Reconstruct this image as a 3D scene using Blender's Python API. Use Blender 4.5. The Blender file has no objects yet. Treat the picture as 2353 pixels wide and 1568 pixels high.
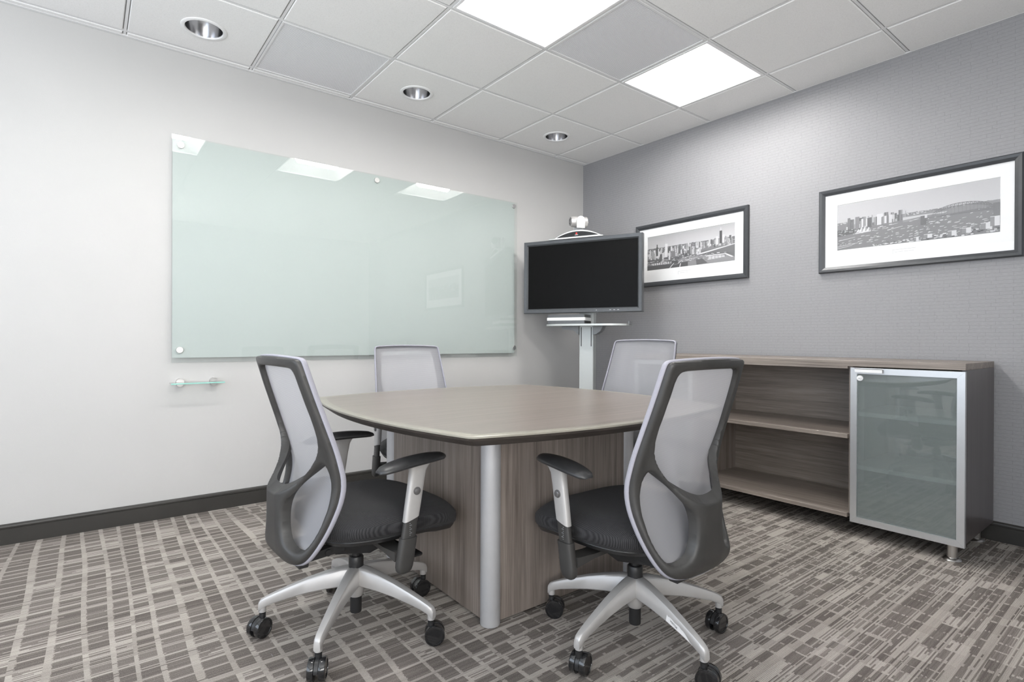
import bpy, math, random
import numpy as np
from mathutils import Vector, Matrix

S = bpy.context.scene
COL = S.collection
PI = math.pi

# ------------------------------------------------------------------ camera
CAM = Vector((-3.5732, -3.5399, 0.9888))
FPX, YAW, PITCH, ROLL = 1254.7, 0.9091, -0.0022, 0.0043
Fv = Vector((math.cos(YAW)*math.cos(PITCH), math.sin(YAW)*math.cos(PITCH), math.sin(PITCH)))
Rv = Fv.cross(Vector((0, 0, 1))).normalized()
Uv = Rv.cross(Fv)
R2 = Rv*math.cos(ROLL) + Uv*math.sin(ROLL)
U2 = Uv*math.cos(ROLL) - Rv*math.sin(ROLL)
cd = bpy.data.cameras.new('camera')
cam = bpy.data.objects.new('camera', cd)
COL.objects.link(cam)
cd.sensor_width = 36
cd.lens = FPX/2353*36
cd.clip_start = 0.02
m = Matrix((R2, U2, -Fv)).transposed().to_4x4()
m.translation = CAM
cam.matrix_world = m
S.camera = cam

# ------------------------------------------------------------------ world, exposure
w = bpy.data.worlds.new('world'); S.world = w; w.use_nodes = True
bg = w.node_tree.nodes['Background']
bg.inputs[0].default_value = (0.72, 0.83, 1.0, 1); bg.inputs[1].default_value = 0.35
S.view_settings.view_transform = 'Standard'
S.view_settings.look = 'None'
S.view_settings.gamma = 1
S.view_settings.use_curve_mapping = False
S.view_settings.exposure = 0.63
LAMP = 42.0        # emission of the fluorescent baskets

# fill lights added at two made-up windows beside and behind the photographer
def day_fill(name, loc, rot, sx, sy, e, col):
    ld = bpy.data.lights.new(name, 'AREA')
    ld.shape = 'RECTANGLE'; ld.size = sx; ld.size_y = sy; ld.energy = e; ld.color = col
    lo = bpy.data.objects.new(name, ld); COL.objects.link(lo)
    lo.location = loc; lo.rotation_euler = rot
day_fill('day_fill_side', (-5.56, -2.6, 1.45), (0, -PI/2-.25, 0), 1.7, 3.6, 44, (.78, .87, 1.0))
day_fill('day_fill_rear', (-4.15, -4.76, 1.35), (PI/2+.7, 0, 0), 2.3, 1.8, 78, (1.0, .975, .94))  # added fill, tilted up to brighten the ceiling

# ------------------------------------------------------------------ helpers
def tag(o, label=None, cat=None, group=None, kind=None):
    if label: o['label'] = label
    if cat: o['category'] = cat
    if group: o['group'] = group
    if kind: o['kind'] = kind
    return o

def thing(name, label, cat, loc=(0, 0, 0), rz=0, group=None):
    o = bpy.data.objects.new(name, None); COL.objects.link(o)
    o.empty_display_size = 0.1
    o.location = loc; o.rotation_euler = (0, 0, rz)
    return tag(o, label, cat, group)

class MB:
    def __init__(s): s.v = []; s.f = []; s.mi = []; s.cur = 0
    def add(s, vs, fs, mat=None):
        b = len(s.v); s.v += [tuple(v) for v in vs]
        mi = s.cur if mat is None else mat
        for f in fs: s.f.append([i+b for i in f]); s.mi.append(mi)
        return s
    def box(s, x0, x1, y0, y1, z0, z1, bev=0.0, mat=None):
        if x0 > x1: x0, x1 = x1, x0
        if y0 > y1: y0, y1 = y1, y0
        if z0 > z1: z0, z1 = z1, z0
        b = min(bev, (x1-x0)*.45, (y1-y0)*.45, (z1-z0)*.45)
        if b <= 0:
            vs = [(x, y, z) for z in (z0, z1) for y in (y0, y1) for x in (x0, x1)]
            return s.add(vs, [(0, 2, 3, 1), (4, 5, 7, 6), (0, 1, 5, 4), (1, 3, 7, 5), (3, 2, 6, 7), (2, 0, 4, 6)], mat)
        # chamfered box: 24 verts
        vs = []; idx = {}
        for ix, x in enumerate((x0, x1)):
            for iy, y in enumerate((y0, y1)):
                for iz, z in enumerate((z0, z1)):
                    sx = b if ix == 0 else -b; sy = b if iy == 0 else -b; sz = b if iz == 0 else -b
                    idx[ix, iy, iz, 0] = len(vs); vs.append((x, y+sy, z+sz))
                    idx[ix, iy, iz, 1] = len(vs); vs.append((x+sx, y, z+sz))
                    idx[ix, iy, iz, 2] = len(vs); vs.append((x+sx, y+sy, z))
        fs = []
        I = idx
        for a in (0, 1):
            fs.append([I[a, 0, 0, 0], I[a, 1, 0, 0], I[a, 1, 1, 0], I[a, 0, 1, 0]][::(-1 if a == 0 else 1)])
            fs.append([I[0, a, 0, 1], I[1, a, 0, 1], I[1, a, 1, 1], I[0, a, 1, 1]][::(1 if a == 0 else -1)])
            fs.append([I[0, 0, a, 2], I[1, 0, a, 2], I[1, 1, a, 2], I[0, 1, a, 2]][::(-1 if a == 0 else 1)])
        for a in (0, 1):
            for c in (0, 1):
                fs.append([I[a, c, 0, 0], I[a, c, 0, 1], I[a, c, 1, 1], I[a, c, 1, 0]])
                fs.append([I[a, 0, c, 0], I[a, 0, c, 2], I[a, 1, c, 2], I[a, 1, c, 0]])
                fs.append([I[0, a, c, 1], I[0, a, c, 2], I[1, a, c, 2], I[1, a, c, 1]])
                for e in (0, 1): fs.append([I[a, c, e, 0], I[a, c, e, 1], I[a, c, e, 2]])
        return s.add(vs, fs, mat)
    def rings(s, rings, closed=True, cap=True, mat=None):
        n = len(rings[0]); vs = [p for r in rings for p in r]; fs = []
        for i in range(len(rings)-1):
            for j in range(n if closed else n-1):
                k = (j+1) % n
                fs.append((i*n+j, i*n+k, (i+1)*n+k, (i+1)*n+j))
        if cap:
            fs.append(tuple(range(n))[::-1]); fs.append(tuple((len(rings)-1)*n+j for j in range(n)))
        return s.add(vs, fs, mat)
    def lathe(s, prof, c=(0, 0, 0), n=32, axis='z', cap=True, mat=None):
        rs = []
        for r, h in prof:
            ring = []
            for j in range(n):
                a = 2*PI*j/n; u, v = r*math.cos(a), r*math.sin(a)
                if axis == 'z': p = (c[0]+u, c[1]+v, c[2]+h)
                elif axis == 'x': p = (c[0]+h, c[1]+u, c[2]+v)
                else: p = (c[0]+v, c[1]+h, c[2]+u)
                ring.append(p)
            rs.append(ring)
        return s.rings(rs, cap=cap, mat=mat)
    def tube(s, pts, r, n=12, mat=None):
        pts = [Vector(p) for p in pts]; rs = []
        for i, p in enumerate(pts):
            t = (pts[min(i+1, len(pts)-1)]-pts[max(i-1, 0)]).normalized()
            up = Vector((0, 0, 1)) if abs(t.z) < .9 else Vector((1, 0, 0))
            a = t.cross(up).normalized(); b = a.cross(t)
            rr = r[i] if isinstance(r, (list, tuple)) else r
            rs.append([p+a*rr*math.cos(2*PI*j/n)+b*rr*math.sin(2*PI*j/n) for j in range(n)])
        return s.rings(rs, mat=mat)
    def prism(s, poly, h0, h1, axis='z', mat=None):
        def P(p, h):
            return {'z': (p[0], p[1], h), 'x': (h, p[0], p[1]), 'y': (p[0], h, p[1])}[axis]
        return s.rings([[P(p, h0) for p in poly], [P(p, h1) for p in poly]], mat=mat)
    def build(s, name, mats, parent=None, smooth=35, loc=None, rz=None, normals=True):
        me = bpy.data.meshes.new(name)
        me.from_pydata([tuple(v) for v in s.v], [], s.f)
        if not isinstance(mats, (list, tuple)): mats = [mats]
        for mm in mats: me.materials.append(mm)
        if len(mats) > 1: me.polygons.foreach_set('material_index', s.mi)
        me.validate()
        if normals:
            import bmesh
            bm = bmesh.new(); bm.from_mesh(me)
            bmesh.ops.recalc_face_normals(bm, faces=bm.faces); bm.to_mesh(me); bm.free()
        if smooth:
            me.polygons.foreach_set('use_smooth', [True]*len(me.polygons))
            me.set_sharp_from_angle(angle=math.radians(smooth))
        me.update()
        o = bpy.data.objects.new(name, me); COL.objects.link(o)
        if parent: o.parent = parent
        if loc: o.location = loc
        if rz is not None: o.rotation_euler = (0, 0, rz)
        return o

def struct(o): o['kind'] = 'structure'; return o

# node shorthand
class NT:
    def __init__(s, name):
        s.m = bpy.data.materials.new(name); s.m.use_nodes = True
        s.t = s.m.node_tree; s.n = s.t.nodes; s.b = s.n['Principled BSDF']; s.out = s.n['Material Output']
    def new(s, typ, **kw):
        n = s.n.new(typ)
        for k, v in kw.items(): setattr(n, k, v)
        return n
    def link(s, a, b): s.t.links.new(a, b)
    def _in(s, sock, v):
        if isinstance(v, bpy.types.NodeSocket): s.link(v, sock)
        else: sock.default_value = v
    def math(s, op, a, b=None, c=None, clamp=False):
        n = s.new('ShaderNodeMath', operation=op, use_clamp=clamp)
        s._in(n.inputs[0], a)
        if b is not None: s._in(n.inputs[1], b)
        if c is not None: s._in(n.inputs[2], c)
        return n.outputs[0]
    def coord(s):
        if not hasattr(s, 'tc'): s.tc = s.new('ShaderNodeTexCoord')
        return s.tc.outputs['Object']
    def sep(s, v):
        n = s.new('ShaderNodeSeparateXYZ'); s.link(v, n.inputs[0]); return n.outputs
    def comb(s, x, y, z):
        n = s.new('ShaderNodeCombineXYZ')
        for i, v in enumerate((x, y, z)): s._in(n.inputs[i], v)
        return n.outputs[0]
    def scale(s, v, sc):
        n = s.new('ShaderNodeMapping'); s.link(v, n.inputs[0]); n.inputs['Scale'].default_value = sc; return n.outputs[0]
    def noise(s, v, scale=1, detail=2, rough=.5):
        n = s.new('ShaderNodeTexNoise'); s.link(v, n.inputs['Vector'])
        n.inputs['Scale'].default_value = scale; n.inputs['Detail'].default_value = detail
        n.inputs['Roughness'].default_value = rough; return n.outputs[0]
    def white(s, v):
        n = s.new('ShaderNodeTexWhiteNoise'); n.noise_dimensions = '3D'; s.link(v, n.inputs['Vector']); return n.outputs[0]
    def ramp(s, f, stops):
        n = s.new('ShaderNodeValToRGB'); s.link(f, n.inputs[0]); e = n.color_ramp.elements
        while len(e) < len(stops): e.new(.5)
        for i, (p, c) in enumerate(stops):
            e[i].position = p; e[i].color = (*c, 1) if len(c) == 3 else c
        return n.outputs[0]
    def mix(s, f, a, b):
        n = s.new('ShaderNodeMix', data_type='RGBA')
        s._in(n.inputs[0], f)
        for i, v in ((6, a), (7, b)):
            if isinstance(v, bpy.types.NodeSocket): s.link(v, n.inputs[i])
            else: n.inputs[i].default_value = (*v, 1)
        return n.outputs[2]
    def bump(s, h, strength=.3, dist=.001):
        n = s.new('ShaderNodeBump'); s.link(h, n.inputs['Height'])
        n.inputs['Strength'].default_value = strength; n.inputs['Distance'].default_value = dist
        s.link(n.outputs[0], s.b.inputs['Normal'])
    def set(s, **kw):
        for k, v in kw.items():
            i = s.b.inputs[{'col': 'Base Color', 'rough': 'Roughness', 'metal': 'Metallic', 'spec': 'Specular IOR Level',
                            'coat': 'Coat Weight', 'coatr': 'Coat Roughness', 'trans': 'Transmission Weight', 'ior': 'IOR',
                            'ecol': 'Emission Color', 'estr': 'Emission Strength', 'sheen': 'Sheen Weight', 'alpha': 'Alpha'}[k]]
            if isinstance(v, bpy.types.NodeSocket): s.link(v, i)
            elif isinstance(v, tuple): i.default_value = (*v, 1)
            else: i.default_value = v
        return s

def simple(name, col, rough=.5, metal=0, noise=0.0, nscale=60, bumpd=0, bscale=400, **kw):
    n = NT(name)
    if noise:
        f = n.noise(n.coord(), nscale, 3)
        lo_ = tuple(c*(1-noise) for c in col); hi = tuple(min(1, c*(1+noise)) for c in col)
        n.set(col=n.ramp(f, [(.3, lo_), (.7, hi)]))
    else: n.set(col=col)
    n.set(rough=rough, metal=metal, **kw)
    if bumpd: n.bump(n.noise(n.coord(), bscale, 2), .5, bumpd)
    return n.m

def wood(name, axis, dark=(.135, .112, .096), light=(.33, .285, .25), rough=.42, mid=.5, fine=1.0):
    """grey-brown laminate, grain running along axis 0/1/2"""
    n = NT(name); c = n.coord()
    s1 = [60*fine]*3; s1[axis] = 1.6
    s2 = [420*fine]*3; s2[axis] = 6
    s3 = [14]*3; s3[axis] = .6
    a = n.noise(n.scale(c, s1), 1, 4, .6); b = n.noise(n.scale(c, s2), 1, 2, .6); d = n.noise(n.scale(c, s3), 1, 2, .5)
    f = n.math('ADD', n.math('MULTIPLY', a, .45), n.math('MULTIPLY', b, .35))
    f = n.math('ADD', f, n.math('MULTIPLY', d, .20))
    n.set(col=n.ramp(f, [(mid-.14, dark), (mid+.13, light)]), rough=rough)
    n.bump(b, .15, .0006)
    return n.m

# ------------------------------------------------------------------ materials
def mk_carpet():
    n = NT('carpet'); c = n.coord(); x, y, z = n.sep(c)
    # half metre carpet tiles, each with its own amount of striping
    tx, ty = n.math('FLOOR', n.math('DIVIDE', n.math('ADD', x, .13), .5)), n.math('FLOOR', n.math('DIVIDE', n.math('ADD', y, .31), .5))
    trnd = n.white(n.comb(tx, ty, 5))
    # left part of the room is laid in a plain grid, the right part in rows of squares between striped bands
    zn = n.math('ADD', n.math('MULTIPLY', n.math('ADD', x, 2.55), 1.6), n.math('MULTIPLY', n.math('SUBTRACT', n.noise(n.scale(c, (1.3, 1.6, 1)), 1, 1), .5), 2.4))
    zone = n.math('ADD', zn, .5, clamp=True)
    row = n.math('FLOOR', n.math('DIVIDE', y, .0046))
    rr = n.white(n.comb(row, 2, 0))
    jag = n.noise(n.scale(c, (130, 260, 1)), 1, 2, .6)
    jx = n.math('MULTIPLY', n.math('SUBTRACT', jag, .5), .16)
    yb = n.math('ADD', n.math('DIVIDE', y, .057), n.math('MULTIPLY', n.math('SUBTRACT', n.noise(n.comb(n.math('MULTIPLY', x, .35), n.math('MULTIPLY', y, 4), 1), 1, 1), .5), 2.0))
    band = n.math('FLOOR', yb); fb = n.math('FRACT', yb)
    off = n.math('MULTIPLY', n.math('MULTIPLY', n.white(n.comb(band, 4, 4)), zone), 1.0)
    xc = n.math('ADD', n.math('DIVIDE', x, .075), n.math('MULTIPLY', n.math('SUBTRACT', n.noise(n.comb(n.math('MULTIPLY', x, 3.5), n.math('MULTIPLY', y, .5), 7), 1, 1), .5), 2.0))
    xc = n.math('ADD', xc, off)
    colu = n.math('FLOOR', xc); fc = n.math('FRACT', xc)
    cell = n.white(n.comb(colu, band, 1.7))
    cw = n.math('ADD', n.math('SUBTRACT', .17, n.math('MULTIPLY', zone, .06)), n.math('MULTIPLY', n.white(n.comb(colu, 5.5, 1)), .09))
    gapx = n.math('LESS_THAN', n.math('ADD', fc, n.math('ADD', jx, n.math('MULTIPLY', n.math('SUBTRACT', rr, .5), .05))), cw)
    bwr = n.white(n.comb(band, 7.7, 1))
    bw = n.math('ADD', n.math('ADD', .12, n.math('MULTIPLY', bwr, .18)), n.math('MULTIPLY', zone, n.math('ADD', .06, n.math('MULTIPLY', bwr, .32))))
    gapy = n.math('LESS_THAN', fb, bw)
    # yarns stay light over long runs
    ln = n.noise(n.comb(n.math('MULTIPLY', x, 1.6), n.math('MULTIPLY', row, 1.73), 4), 1, 1)
    mid = n.math('GREATER_THAN', cell, .80)
    thr = n.math('SUBTRACT', n.math('SUBTRACT', .66, n.math('MULTIPLY', zone, .06)), n.math('MULTIPLY', mid, .15))
    streak = n.math('GREATER_THAN', ln, thr)
    gy = n.math('MULTIPLY', gapy, n.math('GREATER_THAN', ln, n.math('ADD', .34, n.math('MULTIPLY', zone, .10))))
    gx = n.math('MULTIPLY', gapx, n.math('GREATER_THAN', n.white(n.comb(row, colu, 6.1)), n.math('ADD', .03, n.math('MULTIPLY', zone, .30))))
    light = n.math('MAXIMUM', n.math('MAXIMUM', gx, gy), streak)
    tuft = n.noise(n.scale(c, (330, 330, 330)), 1, 3, .75)
    soft = n.math('MULTIPLY', n.math('SUBTRACT', tuft, .5), 1.3)
    light = n.math('ADD', n.math('ADD', n.math('MULTIPLY', light, .74), n.math('MULTIPLY', rr, .24)), soft, clamp=True)
    tone = n.math('MULTIPLY', n.math('ADD', n.math('MULTIPLY', cell, .4), n.math('MULTIPLY', n.noise(n.scale(c, (500, 500, 500)), 1, 2, .7), 1.1)), .75)
    dk = n.ramp(tone, [(.2, (.066, .057, .051)), (.8, (.200, .175, .160))])
    lt = n.ramp(tone, [(.2, (.27, .243, .215)), (.8, (.50, .462, .418))])
    n.set(col=n.mix(light, dk, lt), rough=.95, spec=.1)
    tuft2 = n.noise(n.scale(c, (150, 330, 200)), 1, 2, .6)
    rf = n.math('ABSOLUTE', n.math('SUBTRACT', n.math('FRACT', n.math('DIVIDE', y, .0046)), .5))
    h = n.math('ADD', n.math('MULTIPLY', tuft2, .8), n.math('MULTIPLY', rf, -1.0))
    n.bump(h, .8, .003)
    return n.m

def mk_wallpaper():
    n = NT('wallpaper'); x, y, z = n.sep(n.coord())
    v = n.comb(y, z, 0)
    br = n.new('ShaderNodeTexBrick'); n.link(v, br.inputs['Vector'])
    br.offset = .37; br.offset_frequency = 2; br.squash = .8; br.squash_frequency = 3
    br.inputs['Scale'].default_value = 1; br.inputs['Mortar Size'].default_value = .0011
    br.inputs['Mortar Smooth'].default_value = .3
    br.inputs['Brick Width'].default_value = .105; br.inputs['Row Height'].default_value = .0185
    fib = n.noise(n.comb(n.math('MULTIPLY', y, 60), n.math('MULTIPLY', z, 900), 0), 1, 2)
    basec = n.ramp(fib, [(.3, (.262, .260, .268)), (.7, (.335, .333, .343))])
    n.set(col=n.mix(n.math('MULTIPLY', br.outputs['Fac'], .35), basec, (.165, .165, .172)), rough=.56, metal=.0, spec=.4)
    h = n.math('SUBTRACT', n.math('MULTIPLY', fib, .12), br.outputs['Fac'])
    n.bump(h, .5, .0008)
    return n.m

def mk_mesh(name, col, openness):
    n = NT(name); x, y, z = n.sep(n.coord())
    a = n.math('SINE', n.math('MULTIPLY', z, 2*PI/.0032)); b = n.math('SINE', n.math('MULTIPLY', x, 2*PI/.0045))
    p = n.math('ADD', n.math('MULTIPLY', a, .5), n.math('MULTIPLY', n.math('MULTIPLY', a, b), .35))
    f = n.math('ADD', openness, n.math('MULTIPLY', p, openness*.9), clamp=True)
    n.set(col=col, rough=.6, sheen=.2)
    tr = n.new('ShaderNodeBsdfTransparent'); tl = n.new('ShaderNodeBsdfTranslucent'); tl.inputs[0].default_value = (*col, 1)
    m1 = n.new('ShaderNodeMixShader'); m1.inputs[0].default_value = .35
    n.link(n.b.outputs[0], m1.inputs[1]); n.link(tl.outputs[0], m1.inputs[2])
    m2 = n.new('ShaderNodeMixShader'); n.link(f, m2.inputs[0]); n.link(m1.outputs[0], m2.inputs[1]); n.link(tr.outputs[0], m2.inputs[2])
    n.link(m2.outputs[0], n.out.inputs[0])
    return n.m

def mk_glass(name, tint, gloss=1.0, haze=0.0, hazecol=(.8, .9, .87), rough=.0):
    """thin clear pane: see-through, fresnel reflection, optional milky haze"""
    n = NT(name)
    tr = n.new('ShaderNodeBsdfTransparent'); tr.inputs[0].default_value = (*tint, 1)
    df = n.new('ShaderNodeBsdfDiffuse'); df.inputs[0].default_value = (*hazecol, 1)
    m0 = n.new('ShaderNodeMixShader'); m0.inputs[0].default_value = haze
    n.link(tr.outputs[0], m0.inputs[1]); n.link(df.outputs[0], m0.inputs[2])
    gl = n.new('ShaderNodeBsdfGlossy'); gl.inputs['Roughness'].default_value = rough
    fr = n.new('ShaderNodeFresnel'); fr.inputs[0].default_value = 1.5
    m1 = n.new('ShaderNodeMixShader'); n.link(n.math('MULTIPLY', n.math('MULTIPLY', fr.outputs[0], gloss), n.math('SUBTRACT', 1.0, n.new('ShaderNodeNewGeometry').outputs['Backfacing']), clamp=True), m1.inputs[0])
    n.link(m0.outputs[0], m1.inputs[1]); n.link(gl.outputs[0], m1.inputs[2])
    n.link(m1.outputs[0], n.out.inputs[0])
    return n.m

def mk_perf():
    n = NT('perforated_metal'); x, y, z = n.sep(n.coord())
    P = .0072
    rowf = n.math('FLOOR', n.math('DIVIDE', y, P))
    off = n.math('MULTIPLY', n.math('MODULO', rowf, 2.0), .5)
    fx = n.math('SUBTRACT', n.math('FRACT', n.math('ADD', n.math('DIVIDE', x, P), off)), .5)
    fy = n.math('SUBTRACT', n.math('FRACT', n.math('DIVIDE', y, P)), .5)
    d = n.math('SQRT', n.math('ADD', n.math('MULTIPLY', fx, fx), n.math('MULTIPLY', fy, fy)))
    hole = n.math('LESS_THAN', d, .27)
    n.set(col=n.mix(hole, (.88, .88, .90), (.30, .30, .31)), rough=.5)
    return n.m

def mk_tile():
    n = NT('ceiling_tile'); c = n.coord()
    f = n.noise(n.scale(c, (170, 170, 170)), 1, 3, .65)
    f2 = n.noise(n.scale(c, (60, 60, 60)), 1, 2, .6)
    n.set(col=n.ramp(f, [(.25, (.78, .777, .765)), (.45, (.87, .867, .858)), (.7, (.90, .898, .89))]), rough=.9, spec=.2)
    n.bump(n.math('ADD', f, n.math('MULTIPLY', f2, .6)), .35, .0015)
    return n.m

M = {}
M['carpet'] = mk_carpet()
M['wallpaper'] = mk_wallpaper()
M['paint'] = simple('white_paint', (.515, .511, .502), .55, noise=.012, nscale=2.5, bumpd=.0004, bscale=260, spec=.35)
M['paint2'] = simple('rear_wall_paint', (.74, .74, .74), .7, noise=.01, nscale=3)
M['tile'] = mk_tile()
M['grid'] = simple('grid_white', (.78, .78, .78), .45, noise=.01)
M['gapshade'] = simple('gap_shade_grey', (.35, .35, .35), .9, noise=.02)
M['basebd'] = simple('baseboard_charcoal', (.036, .034, .031), .38, noise=.08, nscale=8)
M['whitemetal'] = simple('white_enamel', (.86, .86, .86), .35, noise=.01)
M['chrome'] = simple('chrome', (.80, .80, .81), .16, 1, noise=.02, nscale=20)
M['steel'] = simple('brushed_steel', (.66, .65, .64), .28, 1, noise=.04, nscale=30)
M['alu'] = simple('satin_aluminium', (.66, .67, .68), .36, .75, noise=.015, nscale=40)
M['alud'] = simple('painted_aluminium', (.56, .56, .575), .42, .35, noise=.02, nscale=30)
M['silver'] = simple('silver_paint', (.50, .488, .48), .36, .35, noise=.015, nscale=40)
M['plastic'] = simple('charcoal_plastic', (.040, .0385, .037), .45, noise=.10, nscale=14, bumpd=.0002, bscale=900)
M['black'] = simple('black_plastic', (.020, .020, .021), .38, noise=.1, nscale=30)
M['blackg'] = simple('glossy_black', (.014, .014, .015), .14, noise=.1, nscale=30, coat=.5)
M['pad'] = simple('arm_pad_urethane', (.030, .030, .031), .36, noise=.12, nscale=60, bumpd=.0003, bscale=1200)
M['meshb'] = mk_mesh('back_mesh', (.45, .45, .475), .22)
M['trimf'] = simple('mesh_edge_fabric', (.33, .325, .37), .75, noise=.10, nscale=900, bumpd=.0005, bscale=700)
def mk_seat():
    n = NT('seat_fabric'); x, y, z = n.sep(n.coord())
    q = .0075
    a = n.math('SINE', n.math('MULTIPLY', n.math('ADD', x, y), 2*PI/q)); b = n.math('SINE', n.math('MULTIPLY', n.math('SUBTRACT', x, y), 2*PI/q))
    p = n.math('MULTIPLY', n.math('ADD', n.math('MULTIPLY', a, b), 1), .5)
    n.set(col=n.ramp(p, [(.1, (.005, .005, .006)), (.9, (.046, .045, .048))]), rough=.7, sheen=.05, spec=.3)
    n.bump(p, .8, .0014)
    return n.m
M['seat'] = mk_seat()
M['wood_x'] = wood('laminate_tabletop', 0, (.158, .135, .118), (.245, .212, .188), .28, fine=.8)
M['wood_y'] = wood('laminate_horizontal', 1)
M['wood_z'] = wood('laminate_vertical', 2, (.125, .102, .088), (.31, .265, .235))
M['wood_side'] = wood('laminate_end_panel', 2, (.062, .052, .054), (.105, .092, .092), .3)
M['band'] = simple('table_edge_band', (.27, .255, .215), .3, noise=.06, nscale=25)
M['edgedark'] = wood('table_underside', 0, (.030, .025, .022), (.07, .058, .05), .5)
M['film'] = simple('frosted_backing', (.475, .512, .502), .75, noise=.01, nscale=2)
M['glass'] = mk_glass('clear_glass', (.985, .995, .99), 1.9, .03, (.82, .92, .89))
M['glassedge'] = simple('glass_edge', (.30, .62, .54), .15, noise=.05, spec=.8)
def mk_frost():
    n = NT('frosted_door_glass')
    rf = n.new('ShaderNodeBsdfRefraction'); rf.inputs['Roughness'].default_value = .20; rf.inputs['IOR'].default_value = 1.04
    rf.inputs['Color'].default_value = (.86, .90, .89, 1)
    tr = n.new('ShaderNodeBsdfTransparent'); tr.inputs[0].default_value = (.86, .90, .89, 1)
    mt = n.new('ShaderNodeMixShader'); mt.inputs[0].default_value = .40
    n.link(rf.outputs[0], mt.inputs[1]); n.link(tr.outputs[0], mt.inputs[2])
    df = n.new('ShaderNodeBsdfDiffuse'); df.inputs[0].default_value = (.29, .325, .32, 1)
    m0 = n.new('ShaderNodeMixShader'); m0.inputs[0].default_value = .45
    n.link(mt.outputs[0], m0.inputs[1]); n.link(df.outputs[0], m0.inputs[2])
    gl = n.new('ShaderNodeBsdfGlossy'); gl.inputs['Roughness'].default_value = .02
    fr = n.new('ShaderNodeFresnel'); fr.inputs[0].default_value = 1.5
    m1 = n.new('ShaderNodeMixShader'); n.link(n.math('MULTIPLY', n.math('MULTIPLY', fr.outputs[0], 2.4), n.math('SUBTRACT', 1.0, n.new('ShaderNodeNewGeometry').outputs['Backfacing']), clamp=True), m1.inputs[0])
    n.link(m0.outputs[0], m1.inputs[1]); n.link(gl.outputs[0], m1.inputs[2])
    n.link(m1.outputs[0], n.out.inputs[0])
    return n.m
M['frost'] = mk_frost()
M['frame'] = simple('picture_frame_charcoal', (.050, .053, .058), .36, noise=.05, nscale=30)
M['mat'] = simple('picture_mat', (.92, .92, .925), .8, noise=.01)
M['line'] = simple('mat_line_grey', (.42, .42, .43), .8, noise=.02)
M['tvb'] = simple('television_bezel', (.075, .080, .086), .34, noise=.05, nscale=40)
M['screen'] = simple('television_screen', (.0075, .0075, .0075), .3, noise=.05, spec=.05)
M['grey'] = simple('grey_plastic', (.30, .31, .32), .45, noise=.03)
M['dgrey'] = simple('dark_grey_plastic', (.10, .105, .11), .3, noise=.03)
M['lgrey'] = simple('light_grey_paint', (.62, .645, .635), .38, .15, noise=.02, nscale=10)
M['white'] = simple('white_plastic', (.82, .82, .82), .3, noise=.01)
M['red'] = simple('red_badge', (.75, .06, .05), .4, noise=.02)
M['ink'] = simple('black_ink', (.03, .03, .03), .6, noise=.02)
M['paper'] = simple('sticker_paper', (.80, .79, .79), .6, noise=.03, nscale=80)
M['lens'] = simple('lens_glass', (.03, .03, .035), .08, noise=.05, coat=1.0)
n_ = NT('lamp_basket'); n_.set(col=(.9, .9, .9), ecol=(1.0, .985, .955), estr=LAMP, rough=.5); M['lamp'] = n_.m
M['reflector'] = simple('fixture_reflector', (.93, .93, .93), .4, noise=.005)

# ------------------------------------------------------------------ room shell
H = 2.581; T = .6096; W0 = .063; W1 = .372
XL, YB = -5.6, -4.85
o = MB().box(XL-.1, .1, YB-.1, .1, -.1, 0).build('floor', M['carpet'], smooth=0); struct(o)
o = MB().box(XL-.1, .1, 0, .1, 0, H+.25).build('wall_left', M['paint'], smooth=0); struct(o)
o = MB().box(0, .1, YB-.1, 0, 0, H+.25).build('wall_right', M['wallpaper'], smooth=0); struct(o)
rx0, rx1, rz0, rz1 = -5.4, -2.95, .35, 2.35
b = MB()
b.box(XL, rx0, YB-.1, YB, 0, H+.25).box(rx1, 0, YB-.1, YB, 0, H+.25).box(rx0, rx1, YB-.1, YB, 0, rz0).box(rx0, rx1, YB-.1, YB, rz1, H+.25)
struct(b.build('wall_rear', M['paint2'], smooth=0))
b = MB()
for x in (rx0, (rx0+rx1)/2-.02, rx1-.04): b.box(x, x+.04, YB-.08, YB-.02, rz0, rz1)
b.box(rx0, rx1, YB-.08, YB-.02, rz0, rz0+.04).box(rx0, rx1, YB-.08, YB-.02, rz1-.04, rz1)
wn = struct(b.build('added_window_2', M['alu'], smooth=0))  # unseen window, added to carry the rear fill light
MB().box(rx0+.04, rx1-.04, YB-.052, YB-.046, rz0+.04, rz1-.04).build('added_window_glass', M['glass'], wn, smooth=0)
b = MB()                                           # side wall left of the photographer, with a wide window added to carry fill light
wy0, wy1, wz0, wz1 = -4.5, -.7, .55, 2.35
b.box(XL-.1, XL, YB-.1, wy0, 0, H+.25).box(XL-.1, XL, wy1, 0, 0, H+.25).box(XL-.1, XL, wy0, wy1, 0, wz0).box(XL-.1, XL, wy0, wy1, wz1, H+.25)
struct(b.build('wall_side', M['paint2'], smooth=0))
b = MB()
for y in (wy0, (wy0+wy1)/2-.02, wy1-.04): b.box(XL-.08, XL-.02, y, y+.04, wz0, wz1)
b.box(XL-.08, XL-.02, wy0, wy1, wz0, wz0+.04).box(XL-.08, XL-.02, wy0, wy1, wz1-.04, wz1)
wn = struct(b.build('added_window_1', M['alu'], smooth=0))
MB().box(XL-.052, XL-.046, wy0+.04, wy1-.04, wz0+.04, wz1-.04).build('added_window_glass', M['glass'], wn, smooth=0)

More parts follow.
